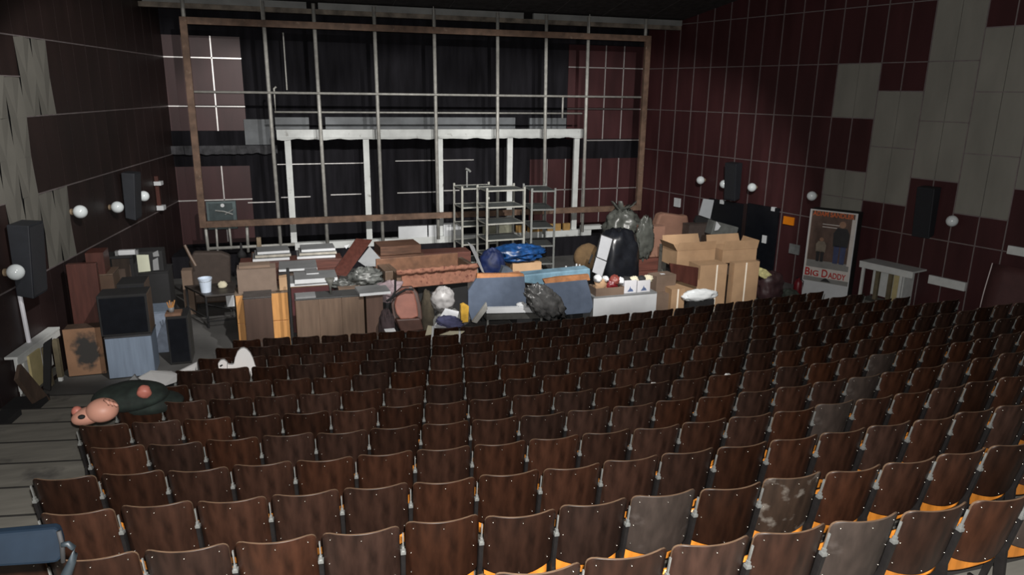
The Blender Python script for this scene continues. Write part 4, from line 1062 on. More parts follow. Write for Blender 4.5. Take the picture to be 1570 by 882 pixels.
carton('white_carton', 'long white carton lying askew right of the blue film', x0-.03, x1+.05, 15.3, 15.5, zc, zc+.13, WHITE, rot=-.45, closed=True)
carton('grey_carton', 'grey carton end behind the long white carton', x0-.25, x0+.05, 15.55, 15.8, zc, zc+.14, GREYL, rot=-.45, closed=True)
for k, (a, b, h, m_) in enumerate(((868, 403, .22, WHITE), (879, 407, .2, BOTT), (884, 402, .26, WHITE), (889, 400, .24, BOTT))):
    p = P(a, b, 15.5)
    t = thing('spray_bottle', ['white slim bottle left in the small bottle group', 'short green-white bottle in the small bottle group', 'tall white bottle in the small bottle group', 'green-white bottle nearest the brown cushion'][k], 'bottle', (p.x, 15.5, zc), 'bottles on the dark crate')
    MB().lathe([(0, 0), (.05, 0), (.052, h*.6), (.02, h*.75), (0, h*.75)], (p.x, 15.5, zc), 12).build('body', m_, t, smooth=True)
    MB().lathe([(0, h*.75), (.022, h*.75), (.022, h), (0, h)], (p.x, 15.5, zc), 10).build('cap', WHITE, t)
c = P(903, 396, 16.2); bag('brown_cushion', 'round ochre-brown cushion behind the white leaning panel', (c.x, 16.3, c.z), (.36, .2, .36), BROWNC, .06, 1.5, 8, cat='cushion', crease=False)
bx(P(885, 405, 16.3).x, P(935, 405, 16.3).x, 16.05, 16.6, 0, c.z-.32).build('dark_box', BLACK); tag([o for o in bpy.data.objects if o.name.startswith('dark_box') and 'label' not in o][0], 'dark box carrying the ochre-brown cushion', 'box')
# white leaning panel
Yw = 14.75
t = thing('whiteboard_panel', 'two-part pale grey panel in black edging leaning on the black refuse bag', 'panel', P(920, 425, Yw))
MB().prism([P(a, b, Yw+.12*(425-b)/60) for a, b in [(915, 394), (930, 400), (939, 367), (922, 361)]], (.02, .05, 0)).build('upper_panel', mat('pale_grey_panel', C(150, 152, 156), .5, var=.05), t, bevel=.004)
MB().prism([P(a, b, Yw+.12*(425-b)/60) for a, b in [(908, 417), (923, 424), (930, 402), (914, 395)]], (.02, .05, 0)).build('lower_panel', mat('pale_grey_panel', C(150, 152, 156), .5), t, bevel=.004)
MB().prism([P(a, b, Yw+.05+.12*(425-b)/60) for a, b in [(907, 418), (924, 426), (941, 366), (921, 359)]], (.02, .05, 0)).build('back_board', BLACK, t, bevel=.004)
MB().tube([P(903, 404, Yw), P(908, 391, Yw+.1)], .025, 6).build('strut', BLACK, t)
x0, x1, _, z1 = span(933, 983, 364, 428, 15.0)
bag('refuse_bag', 'large black refuse bag standing right of the leaning pale panel', ((x0+x1)/2-.02, 15.35, z1*.52), ((x1-x0)*.55, .38, z1*.53), BINB, .07, 2.4, 71, flat=0, knot=None)
# stack with grey plastic bag
x0, x1, z0, z1 = span(984, 1018, 348, 394, 16.4)
carton('tall_carton', 'pinkish brown carton partly covered by the grey plastic bag', x0, x1, 16.4, 16.72, z0, z1, CARDP, closed=True, rot=-.08)
zs = z0
xs, xe, _, _ = span(983, 1026, 396, 420, 16.2)
for k in range(3):
    tag(MB().box(xs-.05*k, xe, 16.2+.02*k, 17.1, zs*k/3, zs*(k+1)/3-.008).build('timber_plank', PLANKR, bevel=.01), '%s dark beam under the pinkish carton' % ['lowest', 'middle', 'top'][k], 'beam', 'beams under the pinkish carton')
c = P(966, 342, 16.6); 
bag('plastic_bag', 'big crumpled grey plastic bag with gathered neck above the black refuse bag', (c.x+.1, 17.25, c.z-.3), (.42, .33, .46), GREYBAG, .32, 2.6, 81, knot=.4)
tag(MB().blob(P(989, 366, 16.24), (.19, .05, .42), .4, 2, 83, 36, 26, 0, True).build('plastic_sheet', GREYBAG, smooth=True), 'grey plastic sheet hanging down over the pinkish carton corner', 'plastic film')
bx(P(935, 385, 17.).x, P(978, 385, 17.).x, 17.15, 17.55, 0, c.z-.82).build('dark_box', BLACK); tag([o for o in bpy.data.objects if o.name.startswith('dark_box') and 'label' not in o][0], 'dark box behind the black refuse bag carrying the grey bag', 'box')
# upholstered chair backs behind
x0, x1, z0, z1 = span(1008, 1056, 330, 368, 18.0)
t = thing('armchair', 'pinkish brown armchair back behind the open cartons', 'armchair', ((x0+x1)/2, 18.2, 0))
MB().prism([P(a, b, 18.0) for a, b in [(1010, 366), (1006, 345), (1012, 329), (1020, 327), (1048, 331), (1055, 330), (1057, 345), (1053, 368)]], (0, .3, 0)).build('backrest', CARDP, t, bevel=.06)
bx(x0, x1+.1, 18.0, 18.9, .15, z0+.1).build('seat', CARDP, t, bevel=.05)
for a in (x0+.1, x1): MB().tube([(a, 18.2, 0), (a, 18.2, .16)], .04, 8).build('leg', BLACK, t)
x0, x1, _, z1 = span(1056, 1090, 344, 372, 17.6)
cabinet('brown_cabinet', 'dark dull brown cabinet behind the open cartons', 'cabinet', x0, x1, 17.6, 17.95, 0, z1, mat('dull_umber', C(62, 52, 48), .7, var=.2), plinth=.0)
x0, x1, _, z1 = span(1086, 1130, 343, 362, 17.2)
t = thing('grey_machine', 'grey metal appliance tilted on dark boards beside the black doors', 'appliance', ((x0+x1)/2, 17.2, 0))
MB().prism([P(a, b, 17.2) for a, b in [(1090, 360), (1096, 339), (1133, 349), (1129, 363), (1112, 360)]], (0, .34, 0)).build('case', mat('grey_appliance', C(86, 88, 86), .5, var=.2), t, bevel=.02)
MB().prism([P(a, b, 17.16) for a, b in [(1096, 354), (1099, 340), (1105, 347), (1101, 353)]], (0, .03, 0)).build('white_flap', WHITE, t)
zb_ = P(1110, 362, 17.3).z
bx(x0, x1, 17.22, 17.5, 0, zb_+.02).build('pedestal', WDK, t)
x0, x1, _, z1 = span(1016, 1031, 376, 425, 16.0)
t = thing('white_post', 'dull white square post standing left of the open cartons', 'post', ((x0+x1)/2, 16.0, 0))
bx(x0, x1, 16.0, 16.22, 0, z1).build('shaft', mat('dull_white_post', C(108, 108, 102), .7, var=.2), t, bevel=.01)
bx(x0-.03, x1+.03, 15.97, 16.25, 0, .1).build('foot', mat('dull_white_post', C(108, 108, 102)), t, bevel=.01)

# ================================================================== open cartons, right
x0, x1, _, z1 = span(1038, 1096, 380, 408, 15.0)
z0 = P(1070, 408, 15.0).z
carton('open_carton', 'large open brown carton with raised flaps, left of the pair', x0, x1, 15.0, 15.7, z0, z1-.05, CARD, rot=.0, flaps=(('F', 1.45, .2), ('B', 1.2, .25), ('L', 1.0, .2)))
xb0, xb1 = x0, x1
x0, x1, _, z1 = span(1108, 1160, 375, 402, 14.8)
z0b = P(1135, 402, 14.8).z
carton('open_carton', 'open brown carton with tall flaps, right of the pair', x0, x1, 14.8, 15.5, z0b, z1-.12, CARD, flaps=(('F', 1.5, .22), ('B', 1.2, .25), ('R', 1.3, .2)))
x0, x1, _, z1 = span(1072, 1113, 407, 461, 14.3)
carton('tall_carton', 'tall brown carton below the left open carton', x0, x1, 14.3, 14.8, 0, z1, CARD, tape=.62, closed=True)
x0, x1, _, z1 = span(1124, 1162, 403, 457, 14.2)
carton('tall_carton', 'tall brown carton with bright tape below the right open carton', x0, x1, 14.2, 14.4, 0, z1, CARD, tape=.48, closed=True)
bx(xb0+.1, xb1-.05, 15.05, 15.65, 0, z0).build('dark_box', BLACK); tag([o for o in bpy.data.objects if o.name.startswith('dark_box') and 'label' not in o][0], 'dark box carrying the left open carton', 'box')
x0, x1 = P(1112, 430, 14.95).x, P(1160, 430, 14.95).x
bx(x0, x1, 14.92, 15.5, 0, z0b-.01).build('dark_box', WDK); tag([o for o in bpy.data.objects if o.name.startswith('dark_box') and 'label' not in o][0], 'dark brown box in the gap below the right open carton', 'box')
panel_px('red_brown_panel', 'dark red-brown board leaning on the tall carton', 'board', [(1031, 428), (1069, 440), (1071, 411), (1027, 404)], 14.15, WRD, .05)
x0, x1, _, z1 = span(1036, 1073, 432, 460, 14.25)
carton('small_carton', 'brown carton below the dark red-brown board', x0, x1, 14.25, 14.7, 0, z1, CARD, closed=True)
x0, x1, _, z1 = span(1004, 1036, 423, 447, 13.9); zq = P(1020, 447, 13.9).z
carton('small_carton', 'dim brown carton with torn white label, on top of two small cartons', x0, x1, 13.9, 14.25, zq, z1, CARDD, closed=True, rot=.12)
tag(bx(P(1017, 426, 13.9).x, P(1023, 426, 13.9).x, 14.0, 14.08, z1+.007, z1+.012).build('paper_label', WHITE), 'torn white paper on the lid of the dim brown carton', 'paper')
x0, x1, _, z1 = span(1000, 1028, 447, 470, 13.7)
carton('small_carton', 'low dim carton with paper at the right end of the white drawer front', x0, x1, 13.72, 14.2, 0, zq-.01, CARDD, closed=True)
x0, x1, _, z1 = span(1030, 1050, 444, 465, 13.6)
carton('small_carton', 'small brown carton with a white tag beside the white cloth', x0, x1, 13.62, 14.0, 0, z1, CARD, closed=True, tape=.5)
tag(MB().blob((P(1076, 455, 13.5).x, 13.6, P(1076, 455, 13.5).z), (.38, .12, .12), .25, 2, 91, 34, 18, 0, True).build('white_cloth', mat('white_linen', C(196, 200, 202), .9, var=.06), smooth=True), 'white cloth bundle on the front row under the tall carton', 'cloth')
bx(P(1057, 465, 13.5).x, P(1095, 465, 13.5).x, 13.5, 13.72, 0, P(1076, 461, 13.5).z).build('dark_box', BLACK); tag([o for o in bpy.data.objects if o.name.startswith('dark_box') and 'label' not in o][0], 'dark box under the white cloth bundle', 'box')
# white drawer front + picture boxes
Yd = 13.35
x0, x1, z0, z1 = span(911, 1006, 452, 470, Yd)
zt_ = P(958, 452, Yd).z
t = thing('drawer_unit', 'long white drawer unit behind the front row holding picture boxes', 'drawer unit', ((x0+x1)/2, Yd, 0))
T = rotz((x0, Yd, 0), .0)
bx(x0, x1, Yd+.02, Yd+.55, .05, zt_-.03, T).build('body', GREYL, t, bevel=.004)
bx(x0-.01, x1+.01, Yd, Yd+.02, .42, zt_-.01, T).build('drawer', WHITE, t, bevel=.004)
bx(x0-.01, x1+.01, Yd, Yd+.02, .06, .41, T).build('drawer', WHITE, t, bevel=.004)
bx(x0-.01, x1+.01, Yd-.005, Yd+.56, zt_-.03, zt_, T).build('top', GREYL, t, bevel=.004)
bx(x0+.03, x1-.03, Yd+.05, Yd+.5, 0, .05, T).build('plinth', BLACK, t)
zd = zt_
PICB = mat('white_printed_carton', C(176, 176, 180), .6, var=.06)
for a, b, lab in ((957, 976, 'white box with a small blue picture, left of the pair'), (977, 997, 'white box with a blue picture, right of the pair')):
    x0, x1, _, z1 = span(a, b, 430, 449, Yd+.1)
    t = carton('picture_box', lab, x0+.004, x1-.004, Yd+.1, Yd+.36, zd, z1, PICB, closed=False)
    xm = (x0+x1)/2
    MB().prism([(xm-.07, Yd+.099, zd+.03), (xm+.075, Yd+.099, zd+.03), (xm+.05, Yd+.099, zd+.08), (xm+.01, Yd+.099, zd+.1), (xm, Yd+.099, zd+.15), (xm-.02, Yd+.099, zd+.09)], (0, -.003, 0)).build('printed_picture', mat('blue_ink', C(70, 84, 116), .6, var=.4, scale=30), t)
for k in range(5):
    p = P(948+11*k, 428-(k % 2)*2, Yd+.3); zz = P(950, 431, Yd+.3).z
    tag(MB().blob((p.x, Yd+.25, zz+.02), (.085, .08, .06), .45, 2.6, 100+k, 18, 12, 0, True).build('crumpled_paper', [WHITE, BLACK, CREAM, BLACK, CREAM][k], smooth=True), ['white crumpled paper above the left picture box', 'black crumpled foil above the left picture box', 'cream crumpled paper between the picture boxes', 'black crumpled foil above the right picture box', 'cream crumpled paper at the right of the picture boxes'][k], 'paper')
x0, x1, _, z1 = span(913, 956, 443, 455, Yd+.05)
carton('open_tray', 'low open cardboard tray holding red objects on the white drawer unit', x0, x1, Yd+.03, Yd+.4, zd, z1+.03, CARDD, closed=False)
for k, (a, b, m_, r) in enumerate(((921, 438, CARD, .12), (938, 438, REDM, .11), (943, 430, mat('salmon_plastic', C(126, 62, 54, 1.), .5), .09), (930, 446, REDM, .08), (917, 428, WHITE, .07), (929, 428, WHITE, .05))):
    p = P(a, b, Yd+.2)
    tag(MB().blob((p.x, Yd+.22, max(p.z, zd+.06)), (r, .09, r), .35, 2.3, 120+k, 20, 14, 0, True).build(['paper_bag', 'red_toy', 'red_toy', 'red_toy', 'paper_scrap', 'paper_scrap'][k], m_, smooth=True), ['brown paper bag at the left in the cardboard tray', 'dark red lump in the middle of the cardboard tray', 'salmon lump topmost in the cardboard tray', 'small dark red lump low in the cardboard tray', 'white paper scrap at the left above the cardboard tray', 'tiny white scrap above the cardboard tray'][k], 'paper' if k in (0, 4, 5) else 'toy')

# ================================================================== right wall
NR = Vector((-1, -.233, 0)).normalized(); UR = Vector((-.233, 1, 0)).normalized()   # UR runs along the wall toward the stage
NL = Vector((1, -.159, 0)).normalized(); UL = Vector((.159, 1, 0)).normalized()
def wpt(px, py, side='R'): return Pw(px, py, *(RW if side == 'R' else LW))
def wbox(name, m, side, y0, y1, z0, z1, d0, d1, parent=None, bevel=.003):
    fx, n = (rwx, NR) if side == 'R' else (lwx, NL)
    b = MB()
    def q(y, z, d): return Vector((fx(y), y, z))+n*d
    pts = [q(y0, z0, d0), q(y1, z0, d0), q(y1, z1, d0), q(y0, z1, d0), q(y0, z0, d1), q(y1, z0, d1), q(y1, z1, d1), q(y0, z1, d1)]
    b.add(pts, [(0, 1, 2, 3), (7, 6, 5, 4), (0, 4, 5, 1), (2, 6, 7, 3), (0, 3, 7, 4), (1, 5, 6, 2)])
    return b.build(name, m, parent, bevel=bevel)
def sconce(px, py, side, label):
    p = wpt(px, py, side); fx, n = (rwx, NR) if side == 'R' else (lwx, NL)
    base = Vector((fx(p.y), p.y, p.z))+n*.03
    t = thing('wall_sconce', label, 'wall lamp', base, 'globe lamps along the %s wall' % ('right' if side == 'R' else 'left'))
    b = MB(); b.tube([base, base+n*.03], .06, 12).tube([base+n*.03, base+n*.08], .025, 8); b.build('arm', BRASSY, t)
    MB().blob(base+n*.165, (.125, .125, .125), 0, 1, 0, 24, 16).build('globe', GLOBE, t, smooth=True)
for i, (a, b) in enumerate(((1081, 276), (1117, 282), (1160, 287), (1252, 300), (1467, 338))):
    sconce(a, b, 'R', ['white globe wall lamp nearest the stage on the right wall', 'white globe wall lamp half hidden behind the right wall speaker', 'white globe wall lamp just right of the far right wall speaker', 'white globe wall lamp above the orange sign on the right wall', 'white globe wall lamp beside the near right wall speaker'][i])
for i, (a, b) in enumerate(((207, 301), (165, 318), (106, 325), (3, 418))):
    sconce(a, b, 'L', ['white globe wall lamp between speaker and red bracket on the left wall', 'white globe wall lamp just left of the far left wall speaker', 'white globe wall lamp at the edge of the pleated grey panels', 'white globe wall lamp cut by the left picture edge'][i])
def wall_speaker(side, y, z0, z1, wd, label, dep=.28, tilt=.1):
    fx, n = (rwx, NR) if side == 'R' else (lwx, NL); u = UR if side == 'R' else UL
    base = Vector((fx(y), y, z0))+n*.03
    t = thing('wall_speaker', label, 'speaker', base)
    f = Vector((fx(y), y, 0))
    def q(a, d, z): return f+u*a+n*d+Vector((0, 0, z))
    h = z1-z0
    pr = [q(-wd/2, .08, z1), q(wd/2, .08, z1), q(wd/2, .08+dep, z1-.02), q(-wd/2, .08+dep, z1-.02), q(-wd/2, .06, z0+.06), q(wd/2, .06, z0+.06), q(wd/2, .06+dep*.75, z0), q(-wd/2, .06+dep*.75, z0)]
    b = MB().add(pr, [(0, 1, 2, 3), (7, 6, 5, 4), (0, 4, 5, 1), (1, 5, 6, 2), (2, 6, 7, 3), (3, 7, 4, 0)])
    b.build('case', SPK, t, bevel=.012)
    e = .02
    g = [q(-wd/2+e, .082+dep, z1-.05), q(wd/2-e, .082+dep, z1-.05), q(wd/2-e, .066+dep*.76, z0+.04), q(-wd/2+e, .066+dep*.76, z0+.04)]
    MB().prism(g, n*.006).build('grille', SPKG, t)
    MB().tube([q(0, .03, z1-.25), q(0, .1, z1-.2)], .03, 8).tube([q(0, .03, z0+.25), q(0, .1, z0+.25)], .03, 8).build('bracket', IRON, t)
    return t
p = wpt(1128, 247); wall_speaker('R', 18.35, 2.05, 3.16, .42, 'slim black wall speaker on the right wall toward the stage')
wall_speaker('R', 12.75, 1.95, 3.12, .4, 'slim black wall speaker on a burgundy panel of the near right wall')
wall_speaker('L', 18.4, 2.12, 3.2, .42, 'slim black wall speaker between globe lamps on the left wall')
wall_speaker('L', 13.35, 1.74, 2.95, .5, 'big dark grey wall speaker at the left picture edge', .32)
# bracket on the left wall
p = wpt(236, 272, 'L')
t = thing('wall_bracket', 'thin red-brown wall bracket with white end blocks on the left wall', 'bracket', Vector((lwx(20.6), 20.6, 2.0))+NL*.03)
wbox('rail', WRD, 'L', 20.57, 20.65, 2.0, 2.85, .03, .12, t); wbox('end_block', WHITE, 'L', 20.5, 20.72, 2.62, 2.72, .03, .2, t); wbox('end_block', WHITE, 'L', 20.5, 20.72, 1.98, 2.1, .03, .2, t)
# black double door on the right wall
struct(wbox('door_1', BLACKG, 'R', 17.95, 19.3, 0, 1.98, .0, .09)); struct(wbox('door_2', BLACKG, 'R', 16.75, 17.82, 0, 2.03, .0, .09))
struct(wbox('trim_9', DARKP, 'R', 17.83, 17.94, 0, 2.0, .02, .11))
def plate(px0, py0, px1, py1, m, name, label, cat, d=.05, side='R'):
    a, b = wpt(px0, py0, side), wpt(px1, py1, side)
    t = wbox(name, m, side, min(a.y, b.y), max(a.y, b.y), min(a.z, b.z), max(a.z, b.z), .02, .02+d)
    return tag(t, label, cat)
plate(1036, 303, 1044, 318, WHITE, 'notice_plate', 'small white plate on the right wall near the stage', 'plate')
plate(1204, 331, 1218, 346, ORS, 'warning_sign', 'square orange sign on the right wall left of the film poster', 'sign')
plate(1213, 373, 1226, 391, mat('grey_plate', C(98, 100, 100), .5), 'switch_plate', 'grey switch plate below the orange sign', 'switch')
plate(1173, 360, 1178, 373, WHITE, 'door_handle_plate', 'small white handle plate on the black door', 'handle', .1)
plate(1108, 306, 1113, 313, WHITE, 'door_closer', 'small white fitting above the black door', 'fitting', .1)
plate(1186, 317, 1191, 324, WHITE, 'wall_fitting', 'small white fitting at the right top of the black doors', 'fitting', .08)
# white board against the black door
c0 = P(1083, 338, 17.4)
panel_px('white_board', 'white board standing on boxes before the black doors', 'panel', [(1072, 330), (1079, 305), (1095, 307), (1089, 336)], 17.8, mat('white_board_paint', C(150, 154, 158), .6, var=.04), .04)
panel_px('dark_backing_board', 'black board below the white panel before the doors', 'board', [(1066, 338), (1070, 331), (1092, 335), (1089, 350), (1066, 347)], 17.85, BLACK, .1)
# yellow printed bag and red thing
c = P(1178, 424, 15.0)
t = panel_px('printed_sack', 'pale yellow printed sack slumped right of the tall cartons', 'sack', [(1164, 418), (1168, 411), (1176, 414), (1190, 427), (1186, 436), (1165, 424)], 14.9, LIME, .15, bevel=.03)
bag('refuse_bag', 'dark refuse bag under the pale yellow printed sack', (P(1186, 440, 14.9).x, 15.1, .3), (.3, .28, .36), mat('dark_wine_film', C(46, 30, 32), .5, var=.3), .15, 2, 131, flat=0)
bag('refuse_bag', 'dark green sheet heap at the foot of the right wall', (P(1211, 448, 14.8).x-.02, 14.75, .08), (.15, .2, .18), mat('dark_grey_green', C(58, 64, 58), .6, var=.3), .2, 2, 132, flat=0)
# fire extinguisher
p = Pz(1222, 452, .05); fx_ = p.x; fy_ = p.y
zt_ = P(1222, 426, fy_).z
t = thing('fire_extinguisher', 'dark red fire extinguisher on the floor left of the film poster', 'fire extinguisher', (fx_, fy_, 0))
MB().lathe([(0, 0), (.1, 0), (.11, .03), (.11, zt_-.14), (.08, zt_-.07), (.03, zt_-.04), (.03, zt_), (0, zt_)], (fx_, fy_, 0), 16).build('cylinder', REDM, t, smooth=True)
MB().tube([(fx_, fy_, zt_-.02), (fx_-.1, fy_-.02, zt_+.03)], .015, 6).build('handle', BLACK, t)
MB().tube([(fx_+.03, fy_, zt_-.02), (fx_+.13, fy_-.03, zt_-.1), (fx_+.13, fy_-.03, .2)], .012, 6).build('hose', BLACK, t)

# ------------------------------------------------------------------ film poster standee
BR = Pz(1297, 467, 0.)
def vert(px, py, A):                 # height over plan point A seen at picture row py (nearest fit)
    lo, hi = -1., 8.
    for _ in range(40):
        m_ = (lo+hi)/2
        if proj((A.x, A.y, m_))[1] > py: lo = m_
        else: hi = m_
    return (lo+hi)/2
ztop = vert(1307, 328, BR)
TLp = Pz(1243, 320, ztop)
U = Vector((TLp.x-BR.x, TLp.y-BR.y, 0)); Wd = U.length; U.normalize()           # from right edge to left edge
Nn = Vector((U.y, -U.x, 0))
if Nn.dot(CAM-BR) < 0: Nn = -Nn
O = Vector((BR.x, BR.y, 0))+U*Wd         # bottom-left as seen
RU = -U
def pp(u, v, d=0.): return O+RU*(u*Wd)+Vector((0, 0, v*ztop))+Nn*d
t = thing('poster_standee', 'tall cardboard film poster standee reading BIG DADDY by the right wall', 'poster', O+RU*(Wd/2))
dd = .42
MB().prism([pp(0, 0), pp(1, 0), pp(1, 1), pp(0, 1)], -Nn*dd, 0, 1).build('stand_body', [WHITE, BLACK], t, bevel=.004)
bl = .22
def card(u0, v0, u1, v1, d, m, nm, par=None): return MB().prism([pp(u0, v0, d), pp(u1, v0, d), pp(u1, v1, d), pp(u0, v1, d)], Nn*.003).build(nm, m, par or t)
sheet = card(.02, bl-.02, .98, .995, .002, PWHITE, 'poster_sheet')
card(.05, .42, .95, .985, .006, PBROWN, 'printed_scene', sheet)
card(.05, .36, .95, .44, .010, PGREY, 'printed_ground', sheet)
card(.90, .42, .975, .93, .011, PWHITE, 'printed_margin', sheet)
def figure(cu, v0, v1, w, mb, ml, nm):
    b = MB(); h = v1-v0
    def poly(pts, mi):
        b.prism([pp(cu+a*w, v0+c*h, .012) for a, c in pts], Nn*.003, mi)
    poly([(-.35, 0), (-.05, 0), (-.03, .42), (-.38, .42)], 1); poly([(.05, 0), (.35, 0), (.38, .42), (.03, .42)], 1)
    poly([(-.45, .4), (.45, .4), (.5, .7), (.3, .84), (-.3, .84), (-.5, .7)], 0)
    poly([(.17*math.cos(2*PI*k/12)*1.2, .92+.08*math.sin(2*PI*k/12)) for k in range(12)], 2)
    b.build(nm, [mb, ml, PSKIN], sheet)
figure(.32, .43, .70, .22, mat('poster_drab_print', C(92, 84, 74, 2.2), .5), PDARK, 'printed_small_figure')
figure(.72, .43, .90, .34, PDARK, PBLUE, 'printed_tall_figure')
for v in (.845, .815): card(.3, v, .66, v+.008, .011, PWHITE, 'printed_caption', sheet)
card(.02, bl-.02, .98, .25, .006, PGREY, 'printed_road', sheet)
MB().prism([pp(.4, .212, .011), pp(.62, .212, .011), pp(.52, .252, .011), pp(.48, .252, .011)], Nn*.003).build('printed_path', PDARK, sheet)
def text(body, m, name, par, O_, right, up, nrm, width, height, ext=.004, bold=.03):
    cu = bpy.data.curves.new(name, 'FONT'); cu.body = body; cu.extrude = ext; cu.size = 1.; cu.offset = bold
    cu.align_x = 'CENTER'
    o = bpy.data.objects.new(name, cu); COL.objects.link(o); cu.materials.append(m)
    bpy.context.view_layer.update()
    w_, h_ = o.dimensions.x, .7
    sx, sy = width/max(w_, .01), height/h_
    M4 = Matrix((right*sx, up*sy, nrm)).transposed().to_4x4(); M4.translation = O_
    dg = bpy.context.evaluated_depsgraph_get()
    me = bpy.data.meshes.new_from_object(o.evaluated_get(dg))
    me.transform(Matrix.Translation(-WLOC[par.name]) @ M4)
    bpy.data.objects.remove(o); bpy.data.curves.remove(cu)
    o = bpy.data.objects.new(name, me); COL.objects.link(o); o.parent = par
    if not me.materials: me.materials.append(m)
    return o
UP = Vector((0, 0, 1))
text('ADAM SANDLER', PORG, 'actor_lettering', sheet, pp(.5, .935, .014), RU, UP, Nn, Wd*.86, ztop*.05, bold=.02)
for body, u, wd_, hh_ in (('B', .095, .11, .085), ('IG', .255, .17, .062), ('D', .47, .125, .085), ('ADDY', .735, .37, .062)):
    text(body, PRED, 'title_lettering', sheet, pp(u, .262, .014), RU, UP, Nn, Wd*wd_, ztop*hh_, bold=.02)

# ------------------------------------------------------------------ white-topped recess shelf on the right wall + left twin
def wall_case(side, y0, y1, z1, label):
    fx, n = (rwx, NR) if side == 'R' else (lwx, NL); u = UR if side == 'R' else UL
    t = thing('display_case', label, 'display case', Vector((fx((y0+y1)/2), (y0+y1)/2, 0))+n*.3)
    d = .55 if side == 'R' else .17
    CW = mat('case_white_paint', (.62, .64, .63), .6, var=.08)
    wbox('top', CW, side, y0-.25, y1+.05, z1-.04, z1, .03, d+.05, t)
    wbox('fascia', CW, side, y0-.25, y1+.05, z1-.16, z1-.04, d, d+.04, t)
    for y in (y0, y1-.06): wbox('post', CW, side, y, y+.06, 0, z1-.1, d-.06, d, t)
    for k, y in enumerate((y0+.36*(y1-y0), y0+.68*(y1-y0))): wbox('inner_post', mat('drab_post', C(92, 84, 66), .7), side, y, y+.09, .2, z1-.1, .25, .33, t)
    wbox('back_panel', CW, side, y0, y1, .3, z1-.04, .03, .05, t)
    wbox('yellow_board', YELB, side, y0+.05, y0+.36*(y1-y0), .3, z1-.1, .2, .24, t)
    wbox('lower_shelf', mat('case_shelf', C(84, 84, 80), .7), side, y0, y1, .2, .26, .05, d, t)
    wbox('end_panel', CW, side, y0, y0+.03, .02, z1-.04, .04, d-.1, t)
    return t
wall_case('R', 12.85, 13.85, 1.2, 'white-topped open display case against the right wall')
wall_case('L', 12.75, 13.95, .98, 'white and cream open display case against the left wall')
# leaning dark board and upright strip at left
panel_px('dark_board', 'dark board leaning aslant before the left display case', 'board', [(21, 583), (26, 560), (75, 618), (60, 634)], [11.9, 12.0, 12.6, 12.4], WDK, .05, dx=.04)
panel_px('dark_post', 'short dark upright before the left display case', 'post', [(66, 596), (77, 600), (78, 520), (66, 528)], 13.0, BLACK, .08)
p0, p1 = wpt(29, 452, 'L'), wpt(45, 528, 'L')
wb = tag(MB().tube([P(30, 452, 13.2), P(45, 528, 13.2)], .035, 8).build('strip_lamp', mat('bright_white_tube', C(206, 206, 212), .4, var=.03)), 'bright white tube standing upright against the left wall', 'tube')
# white ledge on the right wall
wbox('wall_ledge', mat('case_white_paint', (.62, .64, .63)), 'R', 11.7, 12.5, .9, 1.1, .03, .1); tag(bpy.data.objects['wall_ledge'], 'white ledge board on the right wall beside the display case', 'ledge')
wbox('notice_plate', mat('case_white_paint', (.62, .64, .63)), 'R', 10.3, 11.02, 1.9, 2.08, .03, .1); tag([o for o in bpy.data.objects if o.name.startswith('notice_plate') and 'label' not in o][0], 'white plate at the right picture edge on the burgundy wall', 'plate')
# curved burgundy sheet leaning at right
mm = MB(); pts0 = [P(1521, 406, 11.15), P(1500, 470, 11.0), P(1478, 500, 10.9)]
def sheetf(u, v):
    base = Pw(1521-u*0, 406, *RW)
    y = 11.2-2.2*u; x = rwx(y)-.12-.22*(1-v)**1.5; z = -.1+1.75*v
    return (x-(.10*math.sin(PI*v)), y-.1*(1-v)+(.0), z+.5*(0))
mm.grid(sheetf, 8, 10)
t = thing('leaning_sheet', 'smooth dark burgundy sheet leaning on the right wall at the picture edge', 'sheet', (rwx(10.2)-.3, 10.2, 0))
mm.build('sheet', mat('burgundy_sheet', (.075, .03, .03), .6, var=.12), t, smooth=True, solid=.015)
MB().tube([Vector(sheetf(0, k/10))+Vector((0, .012, 0)) for k in range(11)], .016, 6).build('edge_strip', STRIP, t)

# ================================================================== things on the seats
# figure lying across the left end of the sixth/seventh rows
cE = SEATS[(0, 5)]; cF = SEATS[(0, 4)]
Yg = 8.35
c = P(156, 630, Yg); cz = c.z
def G(px, py, dy=0.): return P(px, py, Yg+dy)
t = thing('fibreglass_figure', 'pink-faced dark-clothed toy figure lying across seats at the left aisle', 'figure', G(170, 648))
R_ = (G(182, 630)-G(131, 630)).length/2
MB().blob(G(157, 629, -.02), (R_*1.0, R_*.9, R_*.82), 0.02, 1, 1, 32, 22).build('nose', PINK, t, smooth=True)
hb = MB().blob(G(136, 637, .02), (R_*1.1, R_*.75, R_*.6), .03, 1.2, 5, 32, 20, 0, False, None, Matrix.Rotation(-.22, 4, 'Y')); hb.build('head', PINK, t, smooth=True)
MB().blob(G(118, 631, .06), (.055, .05, .06), 0, 1, 0, 16, 12).build('ear', PINKR, t, smooth=True)
MB().blob(G(125, 639.5, -.14), (.036, .03, .024), 0, 1, 0, 14, 10).build('eye', BLACK, t, smooth=True)
MB().blob(G(200, 607, .3), (.40, .3, .15), .05, 1.4, 7, 36, 22).build('torso', DGREEN, t, smooth=True)
MB().blob(G(232, 617, .35), (.34, .24, .12), .05, 1.4, 8, 30, 20).build('legs', DGREEN, t, smooth=True)
MB().blob(G(221, 601, .05), (.075, .06, .075), .15, 1.6, 9, 20, 14).build('hand', PINKR, t, smooth=True)
for k in range(3):
    MB().tube([G(160+6*k, 613+2*k, -.2), G(166+6*k, 617+2*k, -.24), G(168+6*k, 621+k, -.24)], .016, 6).build('finger', PINK, t, smooth=True)
